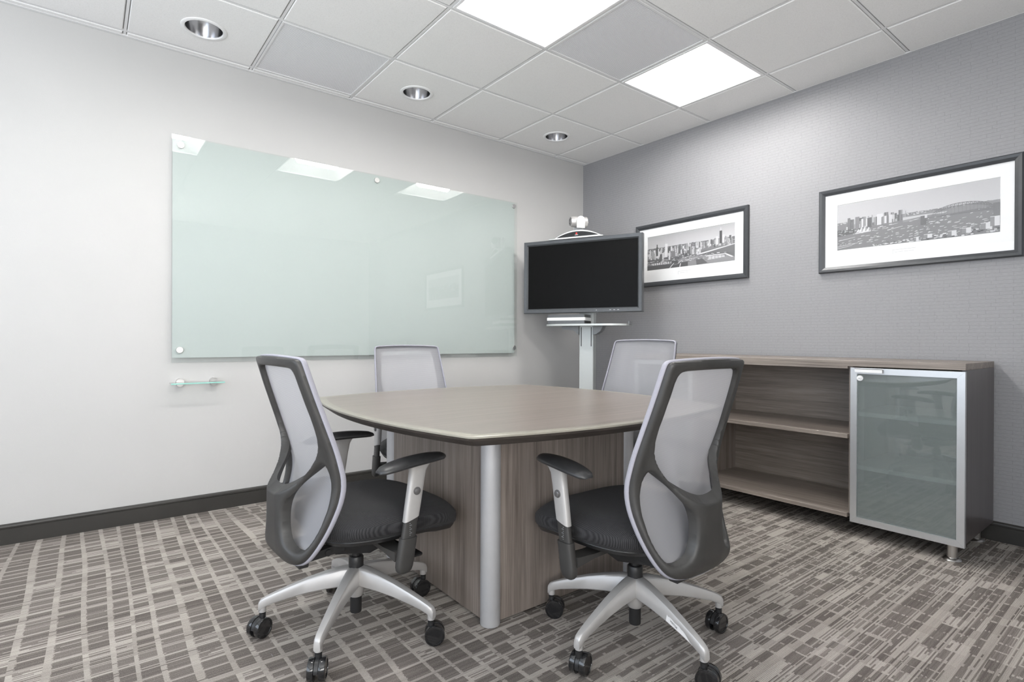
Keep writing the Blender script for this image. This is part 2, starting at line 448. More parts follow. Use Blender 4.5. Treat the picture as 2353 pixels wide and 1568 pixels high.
def baseboard(name, along, a, c, h):
    # moulded profile: flat board, fillet line, rounded cap
    pr_ = [(0, 0), (.012, 0), (.012, h*.76), (.0095, h*.775), (.0095, h*.80), (.013, h*.815), (.014, h*.86), (.012, h*.93), (.006, h*.975), (.004, h), (0, h)]
    if along == 'x': rs = [[(t, -p[0], p[1]) for p in pr_] for t in (a, c)]
    else: rs = [[(-p[0], t, p[1]) for p in pr_] for t in (a, c)]
    return struct(MB().rings(rs).build(name, M['basebd'], smooth=30))
baseboard('baseboard_left', 'x', XL, -.014, .098)
baseboard('baseboard_right', 'y', YB, 0, .096)

# ceiling: tegular tiles in a narrow exposed grid
xs = [0.0]+[-(W1+T*j) for j in range(9)]+[XL]
ys = [0.0]+[-(W0+T*i) for i in range(8)]+[YB]
special = {(3, 1), (3, 2), (3, 3), (3, 5), (1, 4)}   # (row between A lines, column between B lines): fittings drop in here
b = MB(); g = MB(); gw = MB()
b.box(XL, 0, YB, 0, H+.22, H+.24)
gp = .010
for i in range(len(ys)-1):
    for j in range(len(xs)-1):
        if (i, j) in special: continue
        x0, x1 = xs[j+1]+gp, xs[j]-gp; y0, y1 = ys[i+1]+gp, ys[i]-gp
        if j == 0: x1 = 0
        if i == 0: y1 = 0
        if j == len(xs)-2: x0 = XL
        if x1-x0 < .02 or y1-y0 < .02: continue
        c = .004
        rs = [[(x0, y0, H+.016), (x1, y0, H+.016), (x1, y1, H+.016), (x0, y1, H+.016)],
              [(x0, y0, H+.004), (x1, y0, H+.004), (x1, y1, H+.004), (x0, y1, H+.004)],
              [(x0+c, y0+c, H), (x1-c, y0+c, H), (x1-c, y1-c, H), (x0+c, y1-c, H)]]
        b.rings(rs)
ceil = struct(b.build('ceiling', M['tile'], smooth=0))
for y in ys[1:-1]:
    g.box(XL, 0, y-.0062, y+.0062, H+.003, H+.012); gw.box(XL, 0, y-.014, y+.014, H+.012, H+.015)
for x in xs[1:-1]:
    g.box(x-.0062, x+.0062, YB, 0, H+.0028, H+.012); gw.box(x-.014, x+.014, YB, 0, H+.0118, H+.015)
g.build('ceiling_grid', M['grid'], ceil, smooth=0); gw.build('grid_gap_shade', M['gapshade'], ceil, smooth=0)  # grey backing strips: shade of the tile gaps put into their colour
g = MB(); g.box(XL, 0, -.020, -.001, H-.0015, H+.010)
g.box(-.008, -.001, YB, 0, H-.0010, H+.010)
g.build('wall_angle', M['grid'], ceil, smooth=0)

# ------------------------------------------------------------------ ceiling fittings
def cell_centre(i, j): return ((xs[j]+xs[j+1])/2, (ys[i]+ys[i+1])/2)
def ceiling_light(i, j, label):
    cx, cy = cell_centre(i, j); s = T/2-.009
    t = thing('ceiling_light', label, 'ceiling light', (cx, cy, H), 0, 'recessed fluorescent ceiling lights')
    b = MB(); w_ = .014
    b.box(-s, s, -s, -s+w_, -.002, .012).box(-s, s, s-w_, s, -.002, .012).box(-s, -s+w_, -s+w_, s-w_, -.002, .012).box(s-w_, s, -s+w_, s-w_, -.002, .012)
    b.build('frame', M['whitemetal'], t, smooth=0)
    # curved reflector wings running along x, sloped ends
    q = s-w_; b = MB(); rows = []
    N = 14
    for k in range(N+1):
        u = -1+2*k/N; yy = q*u
        a = min(1, (1-abs(u))/.72); zz = .004+.125*math.sin(a*PI/2)
        e = .03+.075*math.sin(a*PI/2)
        rows.append([(-q, yy, .004), (-q+e*.35, yy, .004+(zz-.004)*.75), (-q+e, yy, zz), (q-e, yy, zz), (q-e*.35, yy, .004+(zz-.004)*.75), (q, yy, .004)])
    b.rings(rows, closed=False, cap=False)
    b.build('reflector', M['reflector'], t, smooth=50, normals=False)
    b = MB(); rs = []; L = q*.80
    for k in range(9):
        u = -1+2*k/8; xx = L*u; rr = .088*(math.sqrt(max(0, 1-max(0, abs(u)-.72)**2/.085)))
        rs.append([(xx, rr*math.cos(a), .108-rr*math.sin(a)*1.02) for a in [PI*k2/14 for k2 in range(15)]])
    b.rings(rs, closed=False, cap=False)
    b.build('lamp_basket', M['lamp'], t, smooth=60, normals=False)
    bx = MB().box(-q-.004, q+.004, -q-.004, q+.004, .15, .154); bx.build('housing', M['whitemetal'], t, smooth=0)
    return t
ceiling_light(3, 1, 'square recessed fluorescent ceiling light nearest the grey wallpaper wall, by the far picture')
ceiling_light(3, 3, 'large bright recessed fluorescent ceiling light cut by the top edge of the photo')
ceiling_light(3, 5, 'recessed fluorescent ceiling light seen only as the leftmost reflection in the glass board')

def ceiling_vent(i, j, label):
    cx, cy = cell_centre(i, j); s = T/2-.009
    t = thing('ceiling_vent', label, 'air vent', (cx, cy, H), 0, 'perforated ceiling vents')
    w_ = .010
    b = MB(); b.box(-s, s, -s, -s+w_, -.001, .012).box(-s, s, s-w_, s, -.001, .012).box(-s, -s+w_, -s+w_, s-w_, -.001, .012).box(s-w_, s, -s+w_, s-w_, -.001, .012)
    b.build('frame', M['grid'], t, smooth=0)
    q = s-w_
    MB().box(-q, q, -q, q, .003, .006).build('perforated_panel', M['perf'], t, smooth=0)
M['perf'] = mk_perf()
ceiling_vent(1, 4, 'perforated square ceiling vent above the glass board, between two downlights')
ceiling_vent(3, 2, 'perforated square ceiling vent between the two bright fluorescent lights')

def downlight(x, y, label):
    t = thing('downlight', label, 'downlight', (x, y, H), 0, 'round recessed downlights')
    MB().lathe([(.088, 0), (.105, 0), (.105, -.003), (.100, -.006), (.088, -.005), (.085, .002)], n=48, cap=False).build('trim_ring', M['whitemetal'], t, smooth=40)
    pr_ = [(.0855, .0), (.084, .03), (.080, .06), (.073, .09), (.062, .12), (.045, .14)]
    MB().lathe(pr_, n=48, cap=False).build('reflector_cone', M['chrome'], t, smooth=60)
    MB().lathe([(.0, .1395), (.045, .1395), (.045, .142), (0, .142)], n=24, cap=False).build('lamp_holder', M['grey'], t, smooth=30)
for x, y, l in ((-3.10, -.345, 'round chrome downlight furthest left in the ceiling, left of the perforated vent'),
                (-1.895, -.372, 'round chrome downlight in the ceiling tile just right of the left vent'),
                (-.677, -.377, 'small round chrome downlight nearest the corner above the television')):
    downlight(x, y, l)
# round holes in the tiles under the downlights: the cones sit in them
def cut_holes():
    import bmesh
    bm = bmesh.new()
    for x, y in ((-3.10, -.345), (-1.895, -.372), (-.677, -.377)):
        mt = Matrix.Translation((x, y, H+.008))
        bmesh.ops.create_cone(bm, cap_ends=True, segments=48, radius1=.0865, radius2=.0865, depth=.05, matrix=mt)
    me = bpy.data.meshes.new('cutter'); bm.to_mesh(me); bm.free()
    c = bpy.data.objects.new('cutter', me); COL.objects.link(c)
    md = ceil.modifiers.new('holes', 'BOOLEAN'); md.operation = 'DIFFERENCE'; md.object = c; md.solver = 'EXACT'
    bpy.context.view_layer.update()
    dg = bpy.context.evaluated_depsgraph_get()
    nm = bpy.data.meshes.new_from_object(ceil.evaluated_get(dg))
    ceil.modifiers.clear(); ceil.data = nm
    bpy.data.objects.remove(c)
cut_holes()

# ------------------------------------------------------------------ glass whiteboard and shelf
def standoff(x, z, parent, y0=-.0008, y1=-.032):
    MB().lathe([(.011, y0), (.011, y1+.010), (.017, y1+.010), (.0175, y1+.008), (.0175, y1-.001), (.0165, y1-.002), (0, y1-.002)], (x, 0, z), 24, 'y').build('standoff', M['steel'], parent, smooth=40)
bx0, bx1, bz0, bz1 = -3.207, -.790, .855, 2.112
t = thing('glass_whiteboard', 'large pale green glass writing board on the white wall', 'whiteboard', (0, 0, 0))
def lean(b_):      # the pane leans back a few millimetres at the top
    b_.v = [(v[0], v[1]+.0075*(v[2]-bz0)/(bz1-bz0), v[2]) for v in b_.v]; return b_
b = lean(MB().box(bx0+.004, bx1-.022, -.0265, -.025, bz0+.026, bz1-.004)); b.build('frosted_backing', M['film'], t, smooth=0)
lean(MB().box(bx0, bx1, -.0340, -.0275, bz0, bz1)).build('glass_pane', M['glass'], t, smooth=0)
for x, z in ((-3.165, 2.058), (-2.012, 2.075), (-.822, 2.080), (-.818, .925), (-3.168, .925)): standoff(x, z, t, y1=-.036+.0075*(z-bz0)/(bz1-bz0))
t = thing('marker_shelf', 'small glass marker shelf on two steel brackets, below the left of the glass board', 'shelf', (0, 0, 0))
MB().box(-3.215, -2.955, -.100, -.012, .7385, .7455).build('glass_shelf', M['glass'], t, smooth=0)
MB().box(-3.215, -2.955, -.1015, -.100, .7385, .7455).build('polished_edge', M['glassedge'], t, smooth=0)
for x in (-3.165, -3.000):
    b = MB()
    up = [(x+.019*math.cos(a), .7465+.019*math.sin(a)) for a in [PI*k/12 for k in range(13)]]
    dn = [(x+.017*math.cos(a), .7375-.017*math.sin(a)) for a in [PI*k/12 for k in range(13)]]
    b.prism(up, -.034, -.0008, 'y'); b.prism(dn, -.030, -.0008, 'y')
    b.build('bracket', M['steel'], t, smooth=40)

# ------------------------------------------------------------------ text helper
def text_mesh(name, body, size, mat, parent, mw, align='CENTER'):
    cu = bpy.data.curves.new('t', 'FONT'); cu.body = body; cu.size = size; cu.align_x = align; cu.align_y = 'CENTER'
    to = bpy.data.objects.new('t', cu); COL.objects.link(to)
    bpy.context.view_layer.update()
    me = bpy.data.meshes.new_from_object(to.evaluated_get(bpy.context.evaluated_depsgraph_get()))
    bpy.data.objects.remove(to)
    me.materials.clear(); me.materials.append(mat)
    o = bpy.data.objects.new(name, me); COL.objects.link(o); o.parent = parent; o.matrix_local = mw
    return o

# ------------------------------------------------------------------ framed pictures
def print_mesh(kind, w, h):
    """black and white city panorama as flat printed shapes; s 0..1 left-right, t 0..1 bottom-top"""
    rnd = random.Random(7 if kind == 'lake' else 11)
    q = []      # list of (poly [(s,t)..], grey)
    def R(s0, s1, t0, t1, g): q.append(([(s0, t0), (s1, t0), (s1, t1), (s0, t1)], g))
    lake = kind == 'lake'
    hor = .64 if lake else .60
    for k in range(12):
        a = k/12; R(0, 1, hor+(1-hor)*a, 1, (.42+.26*a if False else .62-.22*a) if lake else .62-.06*a)
    R(0, 1, 0, hor, .16 if lake else .24)
    for k in range(260 if lake else 420):          # hazy suburbs to the horizon
        s = rnd.random(); t = hor-.01-rnd.random()**1.5*(.20 if lake else .13)
        g = rnd.choice((.25, .34, .45, .6, .7)); ww = rnd.uniform(.004, .014)
        if not lake and s < .45 and t < hor-.05: continue
        R(s, min(1, s+ww), t, t+rnd.uniform(.006, .02), g)
    if lake:
        q.append(([(0, .30), (1, .40), (1, .50), (0, .46)], .22))
        for k in range(300):                       # towers, far ones first
            d = rnd.random(); s = rnd.random()**.9*.98; base = .46-.17*d+.10*s*(1-d)
            if s > .62 and d > .5: continue
            ww = .010+.012*rnd.random()*(1+d); hh = (.06+.20*rnd.random()**2)*(.6+.7*d)
            g = rnd.choice((.12, .2, .35, .5, .62, .75, .8)); R(s, min(1, s+ww), base, base+hh, g)
            R(s, s+ww*.3, base, base+hh, g*.55)
        for s, ww, t0, t1, g in ((.115, .022, .40, .66, .07), (.12, .012, .66, .74, .07), (.225, .032, .33, .72, .80), (.385, .028, .38, .60, .12),
                                 (.51, .018, .28, .54, .14), (.53, .016, .28, .52, .3), (.845, .026, .50, .84, .06), (.81, .018, .48, .70, .75), (.875, .02, .5, .72, .7), (.73, .02, .46, .68, .6),
                                 (.16, .03, .22, .44, .12), (.19, .02, .22, .46, .7), (.27, .02, .24, .44, .7), (.30, .05, .30, .48, .22)):
            R(s, s+ww, t0, t1, g)
        R(.126, .128, .74, .80, .5); R(.853, .855, .84, .93, .8); R(.860, .862, .84, .92, .8); R(.233, .236, .72, .76, .8)
        q.append(([(.62, .27), (1, .22), (1, .44), (.66, .30)], .16))       # water behind the shore
        q.append(([(.60, .27), (.66, .285), (1, .43), (1, .45), (.60, .30)], .72))
        q.append(([(0, .20), (.30, .18), (.5, .28), (.62, .26), (.9, .20), (1, .10), (1, 0), (.5, 0), (0, .10)], .30))
        for k in range(170):
            s = rnd.random()*.9; t = .10+rnd.random()*.17
            R(s, s+.01+rnd.random()*.02, t, t+.008+rnd.random()*.012, rnd.choice((.1, .2, .5, .72, .8)))
        q.append(([(.0, .0), (.28, .0), (.31, .12), (.0, .13)], .10))
        q.append(([(.30, .0), (.5, .0), (.5, .13), (.39, .12), (.38, .20), (.31, .2)], .09))
        q.append(([(.60, .0), (.72, .02), (.66, .16), (.59, .15)], .13))
        for a, c in (((.28, 0), (.33, .13)), ((.33, .08), (.38, .10)), ((.38, .10), (.41, .17)), ((.40, 0), (.41, .10))):
            q.append(([a, (a[0]+.010, a[1]), (c[0]+.010, c[1]), c], .8))
        for k in range(8): R(.07+.027*k, .085+.027*k, .13, .18+.02*rnd.random(), .75)
        for k in range(5): R(.73+.035*k, .76+.035*k, .10+.006*k, .19-.004*k, .62+.05*(k % 2))
        q.append(([(.70, .20), (.90, .20), (.97, .10), (.99, .11), (.91, .22), (.70, .22)], .8))
    else:
        q.append(([(.45, .42), (1, .50), (1, .60), (.45, .54)], .30))
        for k in range(90):
            s = .05+rnd.random()*.40; base = .42+.05*(s/.45); ww = .012+.014*rnd.random(); hh = .05+.18*rnd.random()
            g = rnd.choice((.15, .22, .32, .45, .6, .75)); R(s, s+ww, base, base+hh, g); R(s, s+ww*.3, base, base+hh, g*.55)
        for s, ww, t0, t1, g in ((.075, .02, .42, .68, .2), (.13, .03, .42, .68, .25), (.215, .03, .42, .62, .14), (.28, .03, .44, .67, .75), (.36, .02, .45, .62, .7)):
            R(s, s+ww, t0, t1, g)
        q.append(([(0, .30), (.14, .34), (.2, .42), (0, .44)], .12))
        for k in range(70): R(*(lambda s, t: (s, s+.012, t, t+.012))(rnd.random()*.18, .31+rnd.random()*.11), rnd.choice((.08, .2, .4, .6)))
        q.append(([(.45, .46), (.62, .50), (.7, .49), (.72, .52), (.45, .52)], .62))
        q.append(([(.13, .31), (.24, .33), (.24, .36), (.13, .33)], .78))  # shell roofs on the point
        for k, (s, hgt) in enumerate(((.135, .05), (.155, .09), (.18, .11), (.205, .07))):
            q.append(([(s, .34), (s+.038, .35), (s+.020, .36+hgt)], .82)); q.append(([(s+.02, .345), (s+.038, .35), (s+.022, .34+hgt)], .4))
        for k in range(190):                      # boats and wakes on the harbour
            s = rnd.random()*.98; t = .08+rnd.random()*.36
            if s < .24 and t > .28: continue
            L = .006+.02*rnd.random(); q.append(([(s, t), (s+L, t+.006), (s+L*1.3, t+.014), (s+L*.2, t+.012)], rnd.choice((.6, .75, .85))))
        for s, t, L in ((.01, .20, .12), (.0, .07, .15), (.0, .03, .11), (.35, .30, .10)):
            q.append(([(s, t), (s+L, t+.045), (s+L, t+.052), (s, t+.012)], .75))
        # arch bridge
        cx, r1, bx = .80, .175, .445
        def arch(rad, hh): return [(cx+rad*math.cos(a), bx+hh*math.sin(a)) for a in [PI*k/24 for k in range(25)]]
        A, B = arch(.175, .205), arch(.165, .150)
        for k in range(24):
            for P, wd in ((A, .009), (B, .007)):
                p, r_ = P[k], P[k+1]; q.append(([p, r_, (r_[0], r_[1]-wd), (p[0], p[1]-wd)], .18))
            q.append(([B[k], (B[k][0]+.003, B[k][1]), (A[k][0]+.003, A[k][1]), A[k]], .2))
            q.append(([B[k], (B[k][0]+.003, B[k][1]), (A[k+1][0]+.003, A[k+1][1]), A[k+1]], .2))
            if 2 < k < 22: R(B[k][0], B[k][0]+.0018, bx+.01, B[k][1], .22)
        R(.55, 1, bx, bx+.014, .25); R(.56, .595, bx-.12, bx+.05, .15); R(.585, .6, bx+.0, bx+.07, .7)
        R(.965, 1, bx-.14, bx+.10, .2)
        for k in range(130):                      # shore in front
            s = .25+rnd.random()*.75; t = rnd.random()*.12*(s)
            R(s, s+.015, t, t+.02, rnd.choice((.1, .2, .45, .7, .85)))
        for s, ww, t0, t1 in ((.52, .03, .0, .09), (.58, .05, .04, .12), (.72, .05, .03, .13), (.80, .05, .05, .15), (.90, .06, .08, .20), (.95, .05, .12, .30)):
            R(s, s+ww, t0, t1, .75); R(s, s+ww*.45, t0, t1-.01, .3)
    def clip(poly):
        for ax, lim, sgn in ((0, 0, 1), (0, 1, -1), (1, 0, 1), (1, 1, -1)):
            out = []
            for i in range(len(poly)):
                a, c = poly[i-1], poly[i]; ia, ic = sgn*(a[ax]-lim) >= 0, sgn*(c[ax]-lim) >= 0
                if ia != ic:
                    k = (lim-a[ax])/(c[ax]-a[ax]); out.append((a[0]+(c[0]-a[0])*k, a[1]+(c[1]-a[1])*k))
                if ic: out.append(c)
            poly = out
            if len(poly) < 3: return []
        return poly
    vs, fs, cs = [], [], []
    for k, (p, g) in enumerate(q):
        p = clip(p)
        if not p: continue
        dpt = 2.5e-6*k; bi = len(vs)
        vs += [(-dpt, w*(.5-s), h*(t-.5)) for s, t in p]; fs.append(list(range(bi, bi+len(p)))); cs.append((g, len(p)))
    me = bpy.data.meshes.new('print'); me.from_pydata(vs, [], fs)
    ca = me.color_attributes.new('Col', 'FLOAT_COLOR', 'CORNER'); i = 0
    for g, nn in cs:
        g = g*.9
        for _ in range(nn): ca.data[i].color = (g, g*.995, g*1.02, 1); i += 1
    return me
def mk_print():
    n = NT('printed_photograph'); a = n.new('ShaderNodeVertexColor'); a.layer_name = 'Col'
    g = n.noise(n.coord(), 700, 2); n.set(col=n.mix(n.math('MULTIPLY', g, .12), a.outputs[0], (.8, .8, .82)), rough=.5)
    return n.m
M['print'] = mk_print()
M['picglass'] = mk_glass('picture_glass', (.99, .99, .99), .55)
def picture(y0, y1, z0, z1, kind, fw, py0, py1, pz0, pz1, label, cap):
    """y0 (left) > y1 (right) on the x=0 wall"""
    cy, cz = (y0+y1)/2, (z0+z1)/2; W, Hh = y0-y1, z1-z0
    t = thing('framed_picture', label, 'picture', (0, cy, cz), 0, 'framed city photographs')
    b = MB(); hw, hh = W/2, Hh/2
    prof = [(0, .001), (0, .020), (.006, .026), (fw*.55, .024), (fw, .017), (fw, .001)]   # (inset, depth)
    rs = []
    for ins, dp in prof:
        a, c = hw-ins, hh-ins; rs.append([(-dp, a, -c), (-dp, -a, -c), (-dp, -a, c), (-dp, a, c)])
    n4 = 4
    vs = [p for r in rs for p in r]; fs = []
    for i in range(len(rs)-1):
        for j in range(4): k = (j+1) % 4; fs.append((i*4+j, i*4+k, (i+1)*4+k, (i+1)*4+j))
    b.add(vs, fs); b.build('frame', M['frame'], t, smooth=0)
    a, c = hw-fw, hh-fw
    pw, ph = py0-py1, pz1-pz0; pcy, pcz = (py0+py1)/2-cy, (pz0+pz1)/2-cz
    b = MB()   # mat board with a bevelled window
    i0, i1, j0, j1 = pcy+pw/2, pcy-pw/2, pcz-ph/2, pcz+ph/2
    O = [(-.012, a, -c), (-.012, -a, -c), (-.012, -a, c), (-.012, a, c)]
    e = .0015
    I = [(-.012, i0+e, j0-e), (-.012, i1-e, j0-e), (-.012, i1-e, j1+e), (-.012, i0+e, j1+e)]
    I2 = [(-.0105, i0, j0), (-.0105, i1, j0), (-.0105, i1, j1), (-.0105, i0, j1)]
    vs = O+I+I2; fs = [(j, (j+1) % 4, 4+(j+1) % 4, 4+j) for j in range(4)]+[(4+j, 4+(j+1) % 4, 8+(j+1) % 4, 8+j) for j in range(4)]
    b.add(vs, fs); mt = b.build('mat_board', M['mat'], t, smooth=0)
    me = print_mesh(kind, pw, ph); me.materials.append(M['print'])
    po = bpy.data.objects.new('city_photograph', me); COL.objects.link(po); po.parent = t; po.location = (-.0102, pcy, pcz)
    # caption window
    cyy = pcy+.03; cz2 = pcz-ph/2-.045
    b = MB(); b.box(-.0125, -.0121, cyy-.055, cyy+.055, cz2+.012, cz2+.0132); b.box(-.0125, -.0121, cyy+.054, cyy+.055, cz2-.012, cz2+.0132)
    b.build('caption_window', M['line'], mt, smooth=0)
    mw = Matrix.Translation((-.0124, cyy, cz2)) @ Matrix(((0, 0, -1, 0), (-1, 0, 0, 0), (0, 1, 0, 0), (0, 0, 0, 1)))
    text_mesh('caption', cap, .0065, M['line'], mt, mw)
    MB().box(-.0150, -.0142, -a+.001, a-.001, -c+.001, c-.001).build('glazing', M['picglass'], t, smooth=0)
    return t
picture(-.624, -1.590, 1.418, 1.918, 'lake', .036, -.738, -1.489, 1.550, 1.816,
        'black framed lakeside city skyline photograph partly behind the television', 'Regus Location - Chicago IL')
picture(-2.046, -2.978, 1.403, 1.906, 'harbour', .034, -2.148, -2.890, 1.534, 1.805,
        'black framed harbour and arch bridge photograph above the credenza', 'Regus Location - Sydney Australia')

# ------------------------------------------------------------------ credenza
CX = -.52; CY0, CY1 = -1.03, -2.872; CZ0, CZ1 = .093, .892; TT = .030
t = thing('credenza', 'long grey-brown wood credenza with open shelves and frosted glass doors', 'cabinet', (0, 0, 0))
xb = -.016
MB().box(CX, xb, CY1, CY0, CZ1-TT, CZ1, .0012).build('top_panel', M['wood_y'], t, smooth=0)
b = MB()
dv = [CY0-.47, CY1+.465]
for y in (CY0-.018, CY1): MB().box(CX+.022, xb, y, y+.018, CZ0, CZ1-TT).build('end_panel', M['wood_side'], t, smooth=0)
for y in dv: MB().box(CX+.022, xb, y-.009, y+.009, CZ0+.018, CZ1-TT).build('divider', M['wood_z'], t, smooth=0)
MB().box(xb-.010, xb-.002, CY1+.018, CY0-.018, CZ0+.02, CZ1-TT).build('back_panel', M['wood_y'], t, smooth=0)
MB().box(CX+.001, xb, dv[1]+.009, dv[0]-.009, CZ0, CZ0+.022, .001).build('bottom_panel', M['wood_y'], t, smooth=0)
for (a, c) in ((CY1+.018, dv[1]), (dv[0], CY0-.018)): MB().box(CX+.024, xb, a, c, CZ0, CZ0+.018).build('bottom_panel', M['wood_y'], t, smooth=0)
MB().box(CX+.001, xb-.010, dv[1]+.009, dv[0]-.009, .494, .516, .001).build('shelf', M['wood_y'], t, smooth=0)
MB().box(CX+.001, CX+.02, dv[1]+.009, dv[0]-.009, CZ1-TT-.012, CZ1-TT).build('top_rail', M['wood_y'], t, smooth=0)
for (a, c) in ((CY1+.018, dv[1]-.009), (dv[0]+.009, CY0-.018)):
    for z in (.340, .610):
        MB().box(CX+.035, xb-.010, a, c, z, z+.022, .001).build('shelf', M['white'], t, smooth=0)
def cab_door(y0, y1, hand):       # y0 > y1
    z0, z1 = CZ0-.018, CZ1-TT-.006; x = CX
    b = MB(); fw = .030; d = .020
    O = [(y0, z0), (y1, z0), (y1, z1), (y0, z1)]
    I = [(y0-fw, z0+fw), (y1+fw, z0+fw), (y1+fw, z1-fw), (y0-fw, z1-fw)]
    vs = []
    for pts, dx in ((O, d), (O, .0012), ([(p[0]+(-.001 if p[0] == y0 else .001), p[1]+(.001 if p[1] == z0 else -.001)) for p in O], 0), (I, 0), (I, d)):
        vs += [(x+dx, p[0], p[1]) for p in pts]
    fs = []
    for i in range(4):
        for j in range(4): k = (j+1) % 4; fs.append((i*4+j, i*4+k, (i+1)*4+k, (i+1)*4+j))
    b.add(vs, fs)
    for j in range(4):      # mitre lines
        (oy, oz), (iy, iz) = O[j], I[j]
        b.add([(x-.0002, oy, oz), (x-.0002, oy+.0006, oz), (x-.0002, iy+.0006, iz), (x-.0002, iy, iz)], [(0, 1, 2, 3)], 1)
    o = b.build('door', [M['alu'], M['grey']], t, smooth=0)
    MB().box(x+.006, x+.010, y1+fw-.004, y0-fw+.004, z0+fw-.004, z1-fw+.004).build('glass_pane', M['frost'], o, smooth=0)
    s = -1 if hand == 'left' else 1
    ya = y0-.025 if hand == 'left' else y1+.025
    b = MB(); b.box(x-.016, x, ya, ya+s*.120, z1-.006, z1-.0035); b.box(x-.016, x-.0135, ya, ya+s*.120, z1-.022, z1-.0035)
    b.build('handle', M['white'], o, smooth=0)
    yl = ya+s*.018; b = MB()
    b.lathe([(.0145, -.0), (.0145, -.003), (.013, -.005), (.0075, -.005), (.007, -.009), (0, -.009)], (x+.004, yl, z1-.052), 28, 'x')
    b.build('lock', M['white'], o, smooth=40)
    MB().box(x-.0065, x-.0055, yl-.004, yl+.004, z1-.0528, z1-.0512).build('keyhole', M['ink'], o, smooth=0)
    yh = y1 if hand == 'left' else y0
    for z in (z0+.09, z1-.13):
        MB().box(x+.011, x+.045, yh+(.030 if hand == 'left' else -.030)-.004, yh+(.030 if hand == 'left' else -.030)+.004, z, z+.022).build('hinge', M['white'], o, smooth=0)
    return o
cab_door(dv[1]-.004, CY1+.001, 'left')
cab_door(CY0-.001, dv[0]+.004, 'right')
for y in (CY1+.055, CY0-.055):
    for x in (CX+.045, -.075):
        MB().lathe([(.036, 0), (.036, .003), (.030, .010), (.0195, .013), (.0195, CZ0-.0005)], (x, y, 0), 28).build('leg', M['steel'], t, smooth=40)

# ------------------------------------------------------------------ conference table
TZ = .725
tx0, tx1, ty0, ty1 = -2.750, -1.530, -2.305, -1.050
def bowed(ins, bow=.095, seg=18):
    cx, cy = (tx0+tx1)/2, (ty0+ty1)/2; hx, hy = (tx1-tx0)/2-ins, (ty1-ty0)/2-ins
    C = [(-hx, -hy), (hx, -hy), (hx, hy), (-hx, hy)]; nrm = [(0, -1), (1, 0), (0, 1), (-1, 0)]; P = []
    for k in range(4):
        a, c = C[k], C[(k+1) % 4]
        for i in range(seg):
            u = (i+.12)/(seg-.76) if seg > 1 else 0
            u = min(max(u, .006), .994)
            f = 4*u*(1-u)*bow
            P.append((cx+a[0]+(c[0]-a[0])*u+nrm[k][0]*f, cy+a[1]+(c[1]-a[1])*u+nrm[k][1]*f))
    return P
t = thing('conference_table', 'square grey-brown conference table with bowed edges on a panelled base', 'table', ((tx0+tx1)/2, (ty0+ty1)/2, 0))
ox, oy = (tx0+tx1)/2, (ty0+ty1)/2
def L2(P, z): return [(p[0]-ox, p[1]-oy, z) for p in P]
inn, out = bowed(.030), bowed(0)
b = MB(); P0 = L2(inn, TZ); b.add(P0, [tuple(range(len(P0)))])
b.rings([L2(inn, TZ-.002), L2(bowed(.0), TZ-.007), L2(bowed(.004), TZ-.014), L2(bowed(.030), TZ-.034)], mat=1)
b.build('table_top', [M['wood_x'], M['edgedark']], t, smooth=0)
b = MB(); b.rings([L2(inn, TZ-.001), L2(inn, TZ), L2(bowed(.0015), TZ), L2(out, TZ-.0015), L2(out, TZ-.0065)], cap=False)
b.build('edge_band', M['band'], t, smooth=40)
px = (-2.465-ox, -1.760-ox); py = (-2.000-oy, -1.250-oy); pz1 = TZ-.034
b = MB(); e = .018
b.box(px[0]-e, px[0], py[0], py[1], .012, pz1); o = b.build('side_panel', M['wood_z'], t, smooth=0)
b = MB(); b.box(px[1], px[1]+e, py[0], py[1], .012, pz1); b.build('side_panel', M['wood_z'], t, smooth=0)
b = MB(); b.box(px[0], px[1], py[0]-e, py[0], .012, pz1); b.build('side_panel', M['wood_z'], t, smooth=0)
b = MB(); b.box(px[0], px[1], py[1], py[1]+e, .012, pz1); b.build('side_panel', M['wood_z'], t, smooth=0)
b = MB(); b.box(px[0]+.01, px[1]-.01, py[0]+.01, py[1]-.01, 0, .03); b.build('plinth', M['black'], t, smooth=0)
for x in px:
    for y in py:
        b = MB(); b.lathe([(.034, .002), (.035, .004), (.035, pz1)], (x, y, 0), 36); b.build('corner_post', M['alud'], t, smooth=40)

# ------------------------------------------------------------------ television on its cart
TC = Vector((-.614, -.579, 0)); TR = math.atan2(-.407, -.914)     # screen normal direction
TWH, TZ0, TZ1 = .477, 1.197, 1.767
def tv_frame(name, label, cat): return thing(name, label, cat, (TC.x, TC.y, 0), TR)
# local: +X towards the viewer (screen normal), +Y = to the right seen from behind => viewer's left is ...
t = tv_frame('television', 'black flat television on a wheeled cart in the corner', 'television')
hw = TWH; b = MB(); fwd = .0; bw = .036
O = [(-hw, TZ0), (hw, TZ0), (hw, TZ1), (-hw, TZ1)]
def ins(k): return [(-hw+k, TZ0+k), (hw-k, TZ0+k), (hw-k, TZ1-k), (-hw+k, TZ1-k)]
lay = [(ins(.012), -.06), (O, -.045), (O, .0), (ins(.004), .006), (ins(bw-.010), .004), (ins(bw), -.008)]
b.rings([[(dx, p[0], p[1]) for p in pts] for pts, dx in lay], cap=False)
b.build('bezel', M['tvb'], t, smooth=0)
b = MB().box(-.012, -.0075, -hw+bw-.002, hw-bw+.002, TZ0+bw-.002, TZ1-bw+.002); b.build('screen', M['screen'], t, smooth=0)
b = MB().box(-.062, -.05, -hw+.012, hw-.012, TZ0+.012, TZ1-.012).box(-.10, -.06, -.30, .30, TZ0+.08, TZ1-.10, .02); b.build('rear_housing', M['black'], t, smooth=0)
